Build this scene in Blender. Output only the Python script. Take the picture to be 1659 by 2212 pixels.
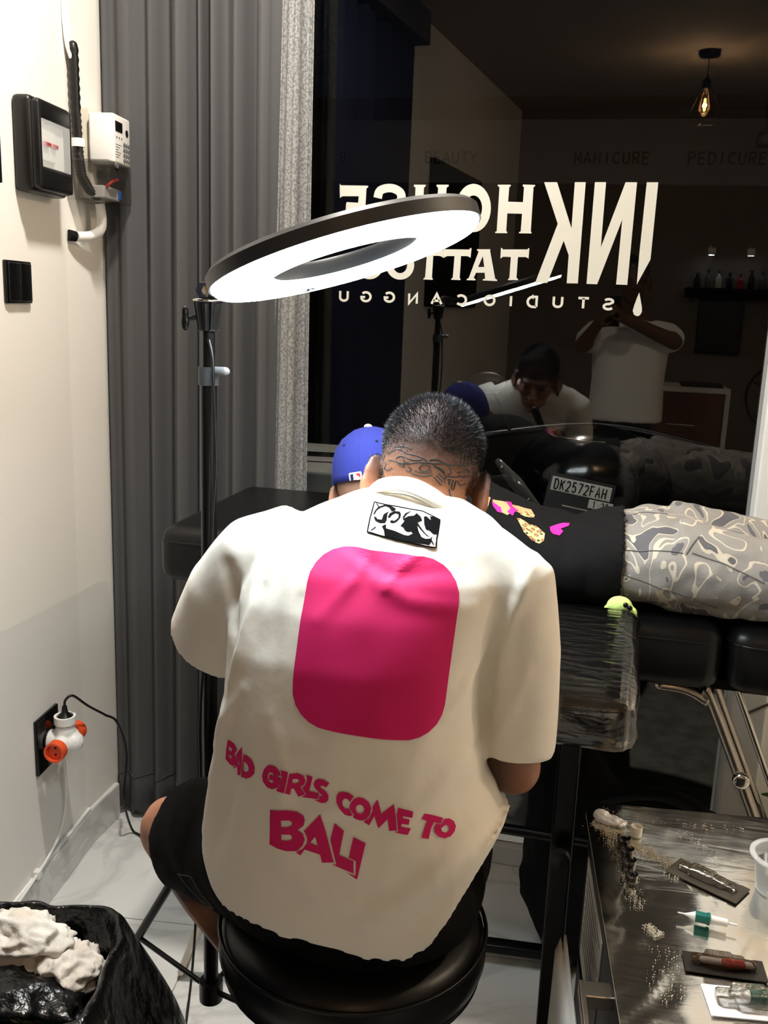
import bpy, bmesh, math, random
from math import sin, cos, pi, radians as R
from mathutils import Vector as V, Matrix, noise
from mathutils.geometry import tessellate_polygon
from mathutils.bvhtree import BVHTree

for o in list(bpy.data.objects): bpy.data.objects.remove(o, do_unlink=True)
random.seed(7)
S = bpy.context.scene
COL = S.collection

# ------------------------------------------------------------------ camera, world, exposure
cam = bpy.data.cameras.new('camera'); camo = bpy.data.objects.new('camera', cam); COL.objects.link(camo)
cam.sensor_fit = 'HORIZONTAL'; cam.sensor_width = 36; cam.lens = 2050 / 1659 * 36
cam.clip_start = 0.01; cam.clip_end = 60
yaw, pitch, roll = R(12.7), R(12.5), R(2.1)
fw = V((-sin(yaw) * cos(pitch), cos(yaw) * cos(pitch), -sin(pitch)))
rt = V((cos(yaw), sin(yaw), 0)); up = rt.cross(fw)
rr = rt * cos(roll) + up * sin(roll); uu = up * cos(roll) - rt * sin(roll)
m = Matrix((rr, uu, -fw)).transposed().to_4x4(); m.translation = V((0, 0, 1.57))
camo.matrix_world = m
S.camera = camo
S.view_settings.view_transform = 'Standard'; S.view_settings.look = 'None'
S.view_settings.exposure = 0.22; S.view_settings.gamma = 1.0
S.view_settings.use_curve_mapping = False
W = bpy.data.worlds.new('night'); S.world = W; W.use_nodes = True
W.node_tree.nodes['Background'].inputs[0].default_value = (0.10, 0.12, 0.18, 1)
W.node_tree.nodes['Background'].inputs[1].default_value = 0.012
RING_STRENGTH = 38.0
PENDANT_WATTS = 38.0

# ------------------------------------------------------------------ materials
def lin(c):
    return tuple(((x / 255) / 12.92 if x / 255 <= 0.04045 else ((x / 255 + 0.055) / 1.055) ** 2.4) for x in c)
MATS = {}
def M(name, rgb=(128, 128, 128), rough=0.5, metal=0.0, trans=0.0, ior=1.45, alpha=1.0, emit=None, es=1.0, spec=0.5, coat=0.0, bump=None, mottle=None, sheen=0):
    if name in MATS: return MATS[name]
    ma = bpy.data.materials.new(name); ma.use_nodes = True
    n = ma.node_tree.nodes; l = ma.node_tree.links; b = n['Principled BSDF']
    c = lin(rgb)
    b.inputs['Base Color'].default_value = (*c, 1); b.inputs['Roughness'].default_value = rough
    b.inputs['Metallic'].default_value = metal; b.inputs['Transmission Weight'].default_value = trans
    b.inputs['IOR'].default_value = ior; b.inputs['Alpha'].default_value = alpha
    b.inputs['Specular IOR Level'].default_value = spec; b.inputs['Coat Weight'].default_value = coat
    b.inputs['Sheen Weight'].default_value = sheen
    if emit: b.inputs['Emission Color'].default_value = (*lin(emit), 1); b.inputs['Emission Strength'].default_value = es
    tc = n.new('ShaderNodeTexCoord')
    if mottle:   # (scale, second colour, detail)
        nz = n.new('ShaderNodeTexNoise'); nz.inputs['Scale'].default_value = mottle[0]; nz.inputs['Detail'].default_value = mottle[2] if len(mottle) > 2 else 4
        cr = n.new('ShaderNodeValToRGB'); cr.color_ramp.elements[0].color = (*c, 1); cr.color_ramp.elements[1].color = (*lin(mottle[1]), 1)
        cr.color_ramp.elements[0].position = 0.35; cr.color_ramp.elements[1].position = 0.7
        l.new(tc.outputs['Object'], nz.inputs['Vector']); l.new(nz.outputs['Fac'], cr.inputs['Fac']); l.new(cr.outputs['Color'], b.inputs['Base Color'])
    if bump:     # (scale, strength, distance)
        nz = n.new('ShaderNodeTexNoise'); nz.inputs['Scale'].default_value = bump[0]; nz.inputs['Detail'].default_value = 3
        bp = n.new('ShaderNodeBump'); bp.inputs['Strength'].default_value = bump[1]; bp.inputs['Distance'].default_value = bump[2]
        l.new(tc.outputs['Object'], nz.inputs['Vector']); l.new(nz.outputs['Fac'], bp.inputs['Height']); l.new(bp.outputs['Normal'], b.inputs['Normal'])
    MATS[name] = ma
    return ma
def nodes_of(ma): return ma.node_tree.nodes, ma.node_tree.links, ma.node_tree.nodes['Principled BSDF']
def ramp(n, stops, interp='LINEAR'):
    r = n.new('ShaderNodeValToRGB'); r.color_ramp.interpolation = interp; e = r.color_ramp.elements
    while len(e) < len(stops): e.new(0.5)
    for i, (p, c) in enumerate(stops): e[i].position = p; e[i].color = (*lin(c), 1)
    return r

M('wall_white', (236, 233, 226), 0.75, bump=(90, 0.12, 0.002))
M('white_paint', (236, 236, 234), 0.45)
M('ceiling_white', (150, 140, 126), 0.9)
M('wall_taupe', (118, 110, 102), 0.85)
M('grout', (188, 184, 176), 0.9)
M('black_plastic', (10, 10, 11), 0.38)
M('black_gloss', (8, 8, 9), 0.14)
M('black_matte', (8, 8, 9), 0.8, spec=.25)
M('black_metal', (12, 12, 13), 0.32, metal=0.4)
M('dark_grey_metal', (58, 60, 62), 0.45, metal=0.2)
M('grey_plastic', (105, 106, 108), 0.45)
M('white_plastic', (230, 229, 224), 0.4)
M('ivory_plastic', (214, 206, 190), 0.45)
M('clear_plastic', (235, 240, 240), 0.06, trans=0.0, alpha=0.3, spec=.9)
M('smoke_plastic', (60, 58, 54), 0.12, alpha=0.45)
M('red_plastic', (190, 30, 30), 0.4)
M('blue_plastic', (40, 110, 200), 0.4)
M('orange_plastic', (226, 84, 40), 0.45)
M('chrome', (210, 205, 196), 0.16, metal=1.0)
M('satin_steel', (176, 168, 156), 0.3, metal=1.0)
M('black_leather', (11, 11, 12), 0.36, spec=.35, bump=(260, 0.12, 0.0006))
M('rubber', (10, 10, 10), 0.75)
M('paper', (226, 224, 218), 0.9, bump=(60, 0.4, 0.003))
M('bin_bag', (10, 10, 11), 0.28, bump=(38, 0.6, 0.012))
M('shirt_cotton', (232, 227, 216), 0.92, bump=(34, 0.16, 0.006), sheen=0.15)
M('print_pink', (206, 8, 98), 0.75)
M('patch_white', (206, 200, 202), 0.8, spec=.2)
M('patch_black', (6, 6, 7), 0.9, spec=.05)
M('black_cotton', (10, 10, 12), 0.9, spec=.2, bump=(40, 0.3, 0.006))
M('black_denim', (9, 9, 10), 0.88, spec=.2, bump=(300, 0.2, 0.001))
M('thread_grey', (96, 96, 100), 0.9)
M('hair_black', (22, 22, 25), 0.38)
M('cap_blue', (40, 52, 142), 0.85, bump=(420, 0.15, 0.0006))
M('cap_white', (222, 220, 214), 0.8)
M('navy', (18, 26, 62), 0.6)
M('logo_red', (198, 36, 44), 0.6)
M('vinyl_white', (214, 214, 204), 0.6)
M('plush_green', (190, 214, 128), 0.95, bump=(200, 0.5, 0.003))
M('tan_print', (206, 150, 108), 0.8)
M('hot_pink', (228, 30, 150), 0.75)
M('tissue', (232, 228, 220), 0.95, mottle=(22, (206, 196, 184)), bump=(45, 0.6, 0.006))
M('cyan_green', (0, 96, 88), 0.4)
M('wood', (112, 70, 44), 0.5, mottle=(6, (88, 52, 32)))
M('pavement', (110, 108, 100), 0.85, mottle=(14, (84, 82, 76)))
M('night_wall', (70, 68, 66), 0.9)
M('leaf', (64, 110, 44), 0.5)
M('glove_black', (20, 20, 22), 0.45)

# marble-look tile
ma = M('tile', (214, 214, 210), 0.09); n, l, b = nodes_of(ma)
tc = n.new('ShaderNodeTexCoord'); nz = n.new('ShaderNodeTexNoise'); nz.inputs['Scale'].default_value = 2.2; nz.inputs['Detail'].default_value = 6; nz.inputs['Distortion'].default_value = 1.6
cr = ramp(n, [(0.0, (216, 216, 213)), (0.46, (216, 216, 213)), (0.5, (196, 196, 194)), (0.54, (214, 214, 211)), (1, (208, 208, 206))])
l.new(tc.outputs['Object'], nz.inputs['Vector']); l.new(nz.outputs['Fac'], cr.inputs['Fac']); l.new(cr.outputs['Color'], b.inputs['Base Color'])
# curtain cloth: fine weave
ma = M('curtain_grey', (80, 80, 81), 0.9, bump=(500, 0.25, 0.0008))
ma = M('curtain_lining', (150, 150, 148), 0.85); n, l, b = nodes_of(ma)
tc = n.new('ShaderNodeTexCoord'); nz = n.new('ShaderNodeTexNoise'); nz.inputs['Scale'].default_value = 170; nz.inputs['Detail'].default_value = 3
cr = ramp(n, [(0.0, (108, 108, 108)), (0.42, (114, 114, 114)), (0.56, (150, 150, 148)), (1, (156, 156, 154))])
l.new(tc.outputs['Object'], nz.inputs['Vector']); l.new(nz.outputs['Fac'], cr.inputs['Fac']); l.new(cr.outputs['Color'], b.inputs['Base Color'])
M('navy_curtain', (28, 34, 58), 0.9)
# camouflage denim
ma = M('camo', (130, 128, 124), 0.9); n, l, b = nodes_of(ma)
tc = n.new('ShaderNodeTexCoord'); mp = n.new('ShaderNodeMapping'); mp.inputs['Scale'].default_value = (1.25, 0.8, 0.8)
nz = n.new('ShaderNodeTexNoise'); nz.inputs['Scale'].default_value = 11; nz.inputs['Detail'].default_value = 1.6; nz.inputs['Distortion'].default_value = 0.9
cr = ramp(n, [(0.0, (84, 84, 88)), (0.36, (84, 84, 88)), (0.40, (176, 168, 152)), (0.425, (130, 127, 123)), (0.56, (180, 172, 156)), (0.588, (132, 129, 125)), (0.66, (88, 88, 92))], 'CONSTANT')
wv = n.new('ShaderNodeTexNoise'); wv.inputs['Scale'].default_value = 260; wv.inputs['Detail'].default_value = 2
bp = n.new('ShaderNodeBump'); bp.inputs['Strength'].default_value = 0.35; bp.inputs['Distance'].default_value = 0.002
l.new(tc.outputs['Object'], mp.inputs['Vector']); l.new(mp.outputs['Vector'], nz.inputs['Vector']); l.new(nz.outputs['Fac'], cr.inputs['Fac']); l.new(cr.outputs['Color'], b.inputs['Base Color'])
l.new(tc.outputs['Object'], wv.inputs['Vector']); l.new(wv.outputs['Fac'], bp.inputs['Height']); l.new(bp.outputs['Normal'], b.inputs['Normal'])
# leopard print
ma = M('leopard', (214, 184, 120), 0.8); n, l, b = nodes_of(ma)
tc = n.new('ShaderNodeTexCoord'); vo = n.new('ShaderNodeTexVoronoi'); vo.inputs['Scale'].default_value = 95
cr = ramp(n, [(0.0, (178, 120, 84)), (0.28, (176, 116, 80)), (0.34, (40, 26, 18)), (0.46, (220, 190, 128))], 'CONSTANT')
l.new(tc.outputs['Object'], vo.inputs['Vector']); l.new(vo.outputs['Distance'], cr.inputs['Fac']); l.new(cr.outputs['Color'], b.inputs['Base Color'])
# brushed steel worktop, scuffed
ma = M('worktop_steel', (216, 206, 188), 0.45, metal=0.25); n, l, b = nodes_of(ma)
tc = n.new('ShaderNodeTexCoord'); mp = n.new('ShaderNodeMapping'); mp.inputs['Scale'].default_value = (3, 90, 90)
nz = n.new('ShaderNodeTexNoise'); nz.inputs['Scale'].default_value = 6; nz.inputs['Detail'].default_value = 5
cr = n.new('ShaderNodeMapRange'); cr.inputs['To Min'].default_value = 0.4; cr.inputs['To Max'].default_value = 0.62
l.new(tc.outputs['Object'], mp.inputs['Vector']); l.new(mp.outputs['Vector'], nz.inputs['Vector']); l.new(nz.outputs['Fac'], cr.inputs['Value']); l.new(cr.outputs['Result'], b.inputs['Roughness'])
# cling film: thin, clear, wrinkled, glossy
def film(name, rgb, tint, scale, wr, ior=1.5):
    ma = bpy.data.materials.new(name); ma.use_nodes = True; n, l = ma.node_tree.nodes, ma.node_tree.links
    n.remove(n['Principled BSDF']); out = n['Material Output']
    tr = n.new('ShaderNodeBsdfTransparent'); tr.inputs[0].default_value = (tint, tint, tint, 1)
    gl = n.new('ShaderNodeBsdfGlossy'); gl.inputs['Color'].default_value = (*lin(rgb), 1); gl.inputs['Roughness'].default_value = 0.12
    fr = n.new('ShaderNodeFresnel'); fr.inputs['IOR'].default_value = ior
    mx = n.new('ShaderNodeMixShader'); tc = n.new('ShaderNodeTexCoord'); mp = n.new('ShaderNodeMapping'); mp.inputs['Scale'].default_value = scale
    mp.inputs['Rotation'].default_value = (0, 0, 0.5)
    nz = n.new('ShaderNodeTexNoise'); nz.inputs['Scale'].default_value = 9; nz.inputs['Detail'].default_value = 5; nz.inputs['Distortion'].default_value = 0.7
    bp = n.new('ShaderNodeBump'); bp.inputs['Strength'].default_value = wr; bp.inputs['Distance'].default_value = 0.004
    l.new(tc.outputs['Object'], mp.inputs['Vector']); l.new(mp.outputs['Vector'], nz.inputs['Vector']); l.new(nz.outputs['Fac'], bp.inputs['Height'])
    l.new(bp.outputs['Normal'], gl.inputs['Normal']); l.new(bp.outputs['Normal'], fr.inputs['Normal'])
    l.new(fr.outputs[0], mx.inputs[0]); l.new(tr.outputs[0], mx.inputs[1]); l.new(gl.outputs[0], mx.inputs[2]); l.new(mx.outputs[0], out.inputs['Surface'])
    MATS[name] = ma
film('cling_film', (240, 240, 236), 0.97, (1.2, 6, 6), 0.75, 2.1)
film('cling_film_flat', (240, 240, 236), 0.98, (1, 5, 5), 0.14)
film('window_glass', (255, 255, 255), 0.93, (0.2, 0.2, 0.2), 0.0)
MATS['window_glass'].node_tree.nodes['Glossy BSDF'].inputs['Roughness'].default_value = 0.0
film('water_clear', (255, 255, 255), 0.97, (1, 1, 1), 0.1)
def mat_skin(name, rgb, rgb2):
    ma = M(name, rgb, 0.5, spec=0.4); n, l, b = nodes_of(ma)
    at = n.new('ShaderNodeVertexColor'); at.layer_name = 'ink'
    tc = n.new('ShaderNodeTexCoord'); nz = n.new('ShaderNodeTexNoise'); nz.inputs['Scale'].default_value = 26; nz.inputs['Detail'].default_value = 5
    cr = ramp(n, [(0.3, rgb), (0.7, rgb2)]); mx = n.new('ShaderNodeMix'); mx.data_type = 'RGBA'
    mx.inputs['B'].default_value = (*lin((38, 38, 42)), 1)
    sp = n.new('ShaderNodeSeparateColor')
    l.new(tc.outputs['Object'], nz.inputs['Vector']); l.new(nz.outputs['Fac'], cr.inputs['Fac']); l.new(cr.outputs['Color'], mx.inputs['A'])
    l.new(at.outputs['Color'], sp.inputs[0]); l.new(sp.outputs[0], mx.inputs['Factor']); l.new(mx.outputs['Result'], b.inputs['Base Color'])
    b.inputs['Subsurface Weight'].default_value = 0.08; b.inputs['Subsurface Radius'].default_value = (0.01, 0.004, 0.002)
mat_skin('skin', (176, 124, 96), (160, 106, 80))
mat_skin('skin_pale', (200, 152, 124), (188, 138, 110))
M('ink_line', (44, 50, 52), 0.6)

# ------------------------------------------------------------------ mesh helpers
def mesh(name, vs, fs, mat=None, smooth=False):
    me = bpy.data.meshes.new(name); me.from_pydata([tuple(v) for v in vs], [], fs); me.update()
    if mat: me.materials.append(MATS[mat] if isinstance(mat, str) else mat)
    if smooth: me.polygons.foreach_set('use_smooth', [True] * len(me.polygons))
    return me
def link(name, me, parent=None):
    o = bpy.data.objects.new(name, me); COL.objects.link(o)
    if parent is not None:
        o.parent = parent; o.matrix_parent_inverse = Matrix.Translation(base_of(parent)).inverted()
    return o
BASE = {}
def base_of(p): return BASE.get(p.name, V((0, 0, 0)))
def tag(o, label=None, cat=None, group=None, kind=None):
    if label: o['label'] = label
    if cat: o['category'] = cat
    if group: o['group'] = group
    if kind: o['kind'] = kind
    return o
def thing(name, loc, label, cat, group=None, kind=None):
    o = bpy.data.objects.new(name, None); COL.objects.link(o); o.location = loc; o.empty_display_size = 0.05
    BASE[o.name] = V(loc)
    return tag(o, label, cat, group, kind)
class B:
    """collects geometry in world coordinates for ONE mesh object"""
    def __init__(s): s.v = []; s.f = []
    def add(s, vs, fs):
        k = len(s.v); s.v += [V(x) for x in vs]; s.f += [tuple(i + k for i in f) for f in fs]; return s
    def box(s, c, d, rot=None, bev=0.0):
        bm = bmesh.new(); bmesh.ops.create_cube(bm, size=1)
        for v in bm.verts: v.co = V((v.co.x * d[0], v.co.y * d[1], v.co.z * d[2]))
        if bev > 0: bmesh.ops.bevel(bm, geom=list(bm.edges), offset=min(bev, min(d) * 0.49), segments=3, profile=0.5, affect='EDGES')
        mt = (rot.to_4x4() if rot else Matrix()); mt = Matrix.Translation(V(c)) @ mt
        bm.verts.index_update(); vs = [mt @ v.co for v in bm.verts]; fs = [[v.index for v in f.verts] for f in bm.faces]; bm.free()
        return s.add(vs, fs)
    def limb(s, pts, rad, seg=14, cap=True, smooth=0, up=None, flat=False):
        P = [V(p) for p in pts]; n0 = len(P)
        rad = list(rad) if isinstance(rad, list) else [rad] * n0   # a tuple is one ellipse for the whole length
        rad = [(r, r) if not isinstance(r, (list, tuple)) else r for r in rad]
        if smooth:
            Q = []; RR = []
            for i in range(n0 - 1):
                a, b_, c, d = P[max(i - 1, 0)], P[i], P[i + 1], P[min(i + 2, n0 - 1)]
                for k in range(smooth):
                    t = k / smooth
                    Q.append(0.5 * ((2 * b_) + (c - a) * t + (2 * a - 5 * b_ + 4 * c - d) * t * t + (3 * b_ - a - 3 * c + d) * t ** 3))
                    RR.append((rad[i][0] * (1 - t) + rad[i + 1][0] * t, rad[i][1] * (1 - t) + rad[i + 1][1] * t))
            Q.append(P[-1]); RR.append(rad[-1]); P, rad = Q, RR
        n = len(P); tang = []
        for i in range(n):
            d = P[min(i + 1, n - 1)] - P[max(i - 1, 0)]
            tang.append(d.normalized() if d.length > 1e-9 else V((0, 0, 1)))
        u = V(up) if up else (V((0, 0, 1)) if abs(tang[0].z) < 0.9 else V((0, 1, 0)))
        rings = []
        def ring(c, t, u, ra, rb):
            u = (u - t * u.dot(t)).normalized(); w = t.cross(u)
            return [c + w * (ra * cos(2 * pi * k / seg)) + u * (rb * sin(2 * pi * k / seg)) for k in range(seg)], u
        if cap and not flat:
            for a in (80, 50, 22):
                r_, _ = ring(P[0] - tang[0] * (sum(rad[0]) / 2 * sin(R(a))), tang[0], u, rad[0][0] * cos(R(a)), rad[0][1] * cos(R(a))); rings.append(r_)
        for i in range(n):
            r_, u = ring(P[i], tang[i], u, *rad[i]); rings.append(r_)
        if cap and not flat:
            for a in (22, 50, 80):
                r_, _ = ring(P[-1] + tang[-1] * (sum(rad[-1]) / 2 * sin(R(a))), tang[-1], u, rad[-1][0] * cos(R(a)), rad[-1][1] * cos(R(a))); rings.append(r_)
        return s.loft(rings, cap)
    def loft(s, rings, cap=True):
        seg = len(rings[0]); vs = [p for r_ in rings for p in r_]; fs = []
        for i in range(len(rings) - 1):
            for k in range(seg):
                a = i * seg + k; b_ = i * seg + (k + 1) % seg
                fs.append((a, b_, b_ + seg, a + seg))
        if cap:
            fs.append(tuple(range(seg - 1, -1, -1))); e = (len(rings) - 1) * seg; fs.append(tuple(range(e, e + seg)))
        return s.add(vs, fs)
    def lathe(s, c, prof, seg=32, axis=None, cap=True):
        mt = Matrix.Translation(V(c)) @ (V((0, 0, 1)).rotation_difference(V(axis)).to_matrix().to_4x4() if axis else Matrix())
        return s.loft([[mt @ V((max(r_, 1e-5) * cos(2 * pi * k / seg), max(r_, 1e-5) * sin(2 * pi * k / seg), z)) for k in range(seg)] for r_, z in prof], cap)
    def ell(s, c, rad, rot=None, seg=20, rows=12):
        mt = Matrix.Translation(V(c)) @ (rot.to_4x4() if rot else Matrix()); rings = []
        for i in range(rows + 1):
            a = -pi / 2 + pi * (i + (0.04 if i == 0 else (-0.04 if i == rows else 0))) / rows
            rings.append([mt @ V((rad[0] * cos(a) * cos(2 * pi * k / seg), rad[1] * cos(a) * sin(2 * pi * k / seg), rad[2] * sin(a))) for k in range(seg)])
        return s.loft(rings, True)
    def xf(s, mt): s.v = [mt @ v for v in s.v]; return s
    def obj(s, name, mat, parent=None, smooth=False, label=None, sharp=None):
        me = mesh(name, s.v, s.f, mat, smooth)
        o = link(name, me, parent)
        if sharp is not None: me.set_sharp_from_angle(angle=R(sharp))
        if label: o['label'] = label
        return o
    def fuse(s, voxel, iters=6, fac=0.5):
        """one continuous surface out of the overlapping closed pieces"""
        me = mesh('tmp', s.v, s.f); o = bpy.data.objects.new('tmp', me); COL.objects.link(o)
        md = o.modifiers.new('r', 'REMESH'); md.mode = 'VOXEL'; md.voxel_size = voxel; md.adaptivity = 0
        ms = o.modifiers.new('s', 'SMOOTH'); ms.factor = fac; ms.iterations = iters
        dg = bpy.context.evaluated_depsgraph_get(); dg.update()
        out = bpy.data.meshes.new_from_object(o.evaluated_get(dg)); bpy.data.objects.remove(o, do_unlink=True)
        out.polygons.foreach_set('use_smooth', [True] * len(out.polygons))
        return out
def displace(me, fn):
    """move every vertex: fn(position, normal) -> new position"""
    n = len(me.vertices); co = [0.0] * (3 * n); no = [0.0] * (3 * n)
    me.vertices.foreach_get('co', co); me.vertex_normals.foreach_get('vector', no); out = []
    for i in range(n): out.extend(fn(V(co[3 * i:3 * i + 3]), V(no[3 * i:3 * i + 3])))
    me.vertices.foreach_set('co', out); me.update(); return me
def bvh_of(me):
    return BVHTree.FromPolygons([v.co.copy() for v in me.vertices], [tuple(p.vertices) for p in me.polygons])
def setmat(me, *mats):
    me.materials.clear()
    for x in mats: me.materials.append(MATS[x])
    return me
def flat_shape(contours, edge=0.02):
    """2-D contours (outer + holes) -> finely divided triangles (verts2d, tris)"""
    vl = [[V((p[0], p[1], 0)) for p in c] for c in contours]
    tris = tessellate_polygon(vl); pts = [p for c in vl for p in c]
    bm = bmesh.new(); bv = [bm.verts.new(p) for p in pts]
    for t in tris:
        try: bm.faces.new([bv[i] for i in t])
        except ValueError: pass
    for _ in range(6):
        le = [e for e in bm.edges if e.calc_length() > edge]
        if not le: break
        bmesh.ops.subdivide_edges(bm, edges=le, cuts=1); bmesh.ops.triangulate(bm, faces=bm.faces)
    bm.verts.index_update(); vs = [(v.co.x, v.co.y) for v in bm.verts]; fs = [[v.index for v in f.verts] for f in bm.faces]; bm.free()
    return vs, fs
def decal(name, contours, mat, parent, to3d, edge=0.02, label=None):
    vs, fs = flat_shape(contours, edge); P = [to3d(x, y) for x, y in vs]
    ok = [p is not None for p in P]; idx = {}; vv = []
    for i, p in enumerate(P):
        if ok[i]: idx[i] = len(vv); vv.append(p)
    ff = [[idx[i] for i in f] for f in fs if all(ok[i] for i in f)]
    return tag(link(name, mesh(name, vv, ff, mat, True), parent), label)
def arc(cx, cy, rx, ry, a0, a1, n=10): return [(cx + rx * cos(R(a0 + (a1 - a0) * i / n)), cy + ry * sin(R(a0 + (a1 - a0) * i / n))) for i in range(n + 1)]
# stroke alphabet in a unit cell (0..0.8 wide, 0..1 high)
FONT = {
 'A': [[(0, 0), (0.4, 1), (0.8, 0)], [(0.15, 0.33), (0.65, 0.33)]],
 'B': [[(0.08, 0), (0.08, 1), (0.4, 1)] + arc(0.4, 0.76, 0.28, 0.24, 90, -90) + [(0.08, 0.52)], [(0.4, 0.52)] + arc(0.42, 0.26, 0.32, 0.26, 90, -90) + [(0.08, 0)]],
 'C': [arc(0.44, 0.5, 0.4, 0.46, 45, 315, 16)], 'D': [[(0.08, 0), (0.08, 1), (0.35, 1)] + arc(0.35, 0.5, 0.42, 0.5, 90, -90, 12) + [(0.08, 0)]],
 'E': [[(0.72, 1), (0.08, 1), (0.08, 0), (0.72, 0)], [(0.08, 0.52), (0.62, 0.52)]], 'F': [[(0.72, 1), (0.08, 1), (0.08, 0)], [(0.08, 0.52), (0.6, 0.52)]],
 'G': [arc(0.44, 0.5, 0.4, 0.46, 45, 330, 16) + [(0.8, 0.46), (0.5, 0.46)]], 'H': [[(0.08, 0), (0.08, 1)], [(0.72, 0), (0.72, 1)], [(0.08, 0.5), (0.72, 0.5)]],
 'I': [[(0.4, 0), (0.4, 1)]], 'K': [[(0.08, 0), (0.08, 1)], [(0.72, 1), (0.1, 0.42)], [(0.28, 0.6), (0.74, 0)]], 'L': [[(0.08, 1), (0.08, 0), (0.7, 0)]],
 'M': [[(0.04, 0), (0.08, 1), (0.4, 0.3), (0.72, 1), (0.76, 0)]], 'N': [[(0.08, 0), (0.08, 1), (0.72, 0), (0.72, 1)]], 'O': [arc(0.42, 0.5, 0.38, 0.46, 0, 360, 20)],
 'P': [[(0.08, 0), (0.08, 1), (0.4, 1)] + arc(0.42, 0.74, 0.3, 0.26, 90, -90) + [(0.08, 0.48)]], 'R': [[(0.08, 0), (0.08, 1), (0.4, 1)] + arc(0.42, 0.74, 0.3, 0.26, 90, -90) + [(0.08, 0.48)], [(0.4, 0.48), (0.74, 0)]],
 'S': [arc(0.42, 0.75, 0.32, 0.23, 30, 200, 8) + arc(0.42, 0.26, 0.34, 0.26, 100, -150, 12)], 'T': [[(0, 1), (0.8, 1)], [(0.4, 1), (0.4, 0)]],
 'U': [[(0.08, 1), (0.08, 0.36)] + arc(0.4, 0.34, 0.32, 0.34, 180, 360, 10) + [(0.72, 1)]], 'Y': [[(0.02, 1), (0.4, 0.48), (0.78, 1)], [(0.4, 0.48), (0.4, 0)]],
 '1': [[(0.2, 0.8), (0.45, 1), (0.45, 0)]], '2': [arc(0.4, 0.7, 0.32, 0.29, 160, -30, 10) + [(0.08, 0), (0.74, 0)]], '5': [[(0.68, 1), (0.16, 1), (0.12, 0.55)] + arc(0.38, 0.31, 0.34, 0.31, 110, -150, 12)],
 '7': [[(0.08, 1), (0.74, 1), (0.3, 0)]], '8': [arc(0.4, 0.74, 0.26, 0.24, 0, 360, 14), arc(0.4, 0.25, 0.32, 0.26, 0, 360, 14)], '.': [[(0.34, 0.5), (0.46, 0.5)]], ' ': []}
def glyph(b, ch, to3d, w, h, sw, th=0.001, nrm=(0, -1, 0)):
    """stroked letter as solid flat bars; to3d maps (x, y) in metres to 3-D"""
    nrm = V(nrm)
    for st in FONT[ch]:
        P = [V((x * w / 0.8, y * h)) for x, y in st]
        L, Rr = [], []
        for i, p in enumerate(P):
            a = (P[i] - P[i - 1]).normalized() if i > 0 else None; c = (P[i + 1] - P[i]).normalized() if i < len(P) - 1 else None
            if a is None: t = c; k = 1
            elif c is None: t = a; k = 1
            else:
                t = (a + c); t = t.normalized() if t.length > 1e-6 else a; k = 1 / max(0.45, abs(t.dot(a)))
            nn = V((-t.y, t.x)) * (sw / 2 * k); L.append(p + nn); Rr.append(p - nn)
        n = len(P); vs = [to3d(*q) + nrm * th for q in L] + [to3d(*q) + nrm * th for q in Rr] + [to3d(*q) for q in L] + [to3d(*q) for q in Rr]; fs = []
        for i in range(n - 1):
            fs += [(i, i + 1, n + i + 1, n + i), (2 * n + i, 3 * n + i, 3 * n + i + 1, 2 * n + i + 1), (i, 2 * n + i, 2 * n + i + 1, i + 1), (n + i, n + i + 1, 3 * n + i + 1, 3 * n + i)]
        fs += [(0, n, 3 * n, 2 * n), (n - 1, 3 * n - 1, 4 * n - 1, 2 * n - 1)]
        b.add(vs, fs)
    return b
def prism(b, contours, to3d, nrm, th):
    vl = [[V((p[0], p[1], 0)) for p in c] for c in contours]; tris = tessellate_polygon(vl); pts = [p for c in contours for p in c]; N = len(pts); nrm = V(nrm)
    base = [to3d(*p) for p in pts]; vs = [p + nrm * th for p in base] + base; fs = [tuple(t) for t in tris] + [tuple(N + i for i in reversed(t)) for t in tris]; k = 0
    for c in contours:
        m_ = len(c)
        for i in range(m_): a, b_ = k + i, k + (i + 1) % m_; fs.append((a, N + a, N + b_, b_))
        k += m_
    return b.add(vs, fs)
def copy_tree(o, delta, label=None, rot=None):
    def cp(src, par):
        c = src.copy(); COL.objects.link(c)
        if par is not None: c.parent = par
        for ch in src.children: cp(ch, c)
        return c
    c = cp(o, None); c.location = V(o.location) + V(delta)
    if label: c['label'] = label
    return c
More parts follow.
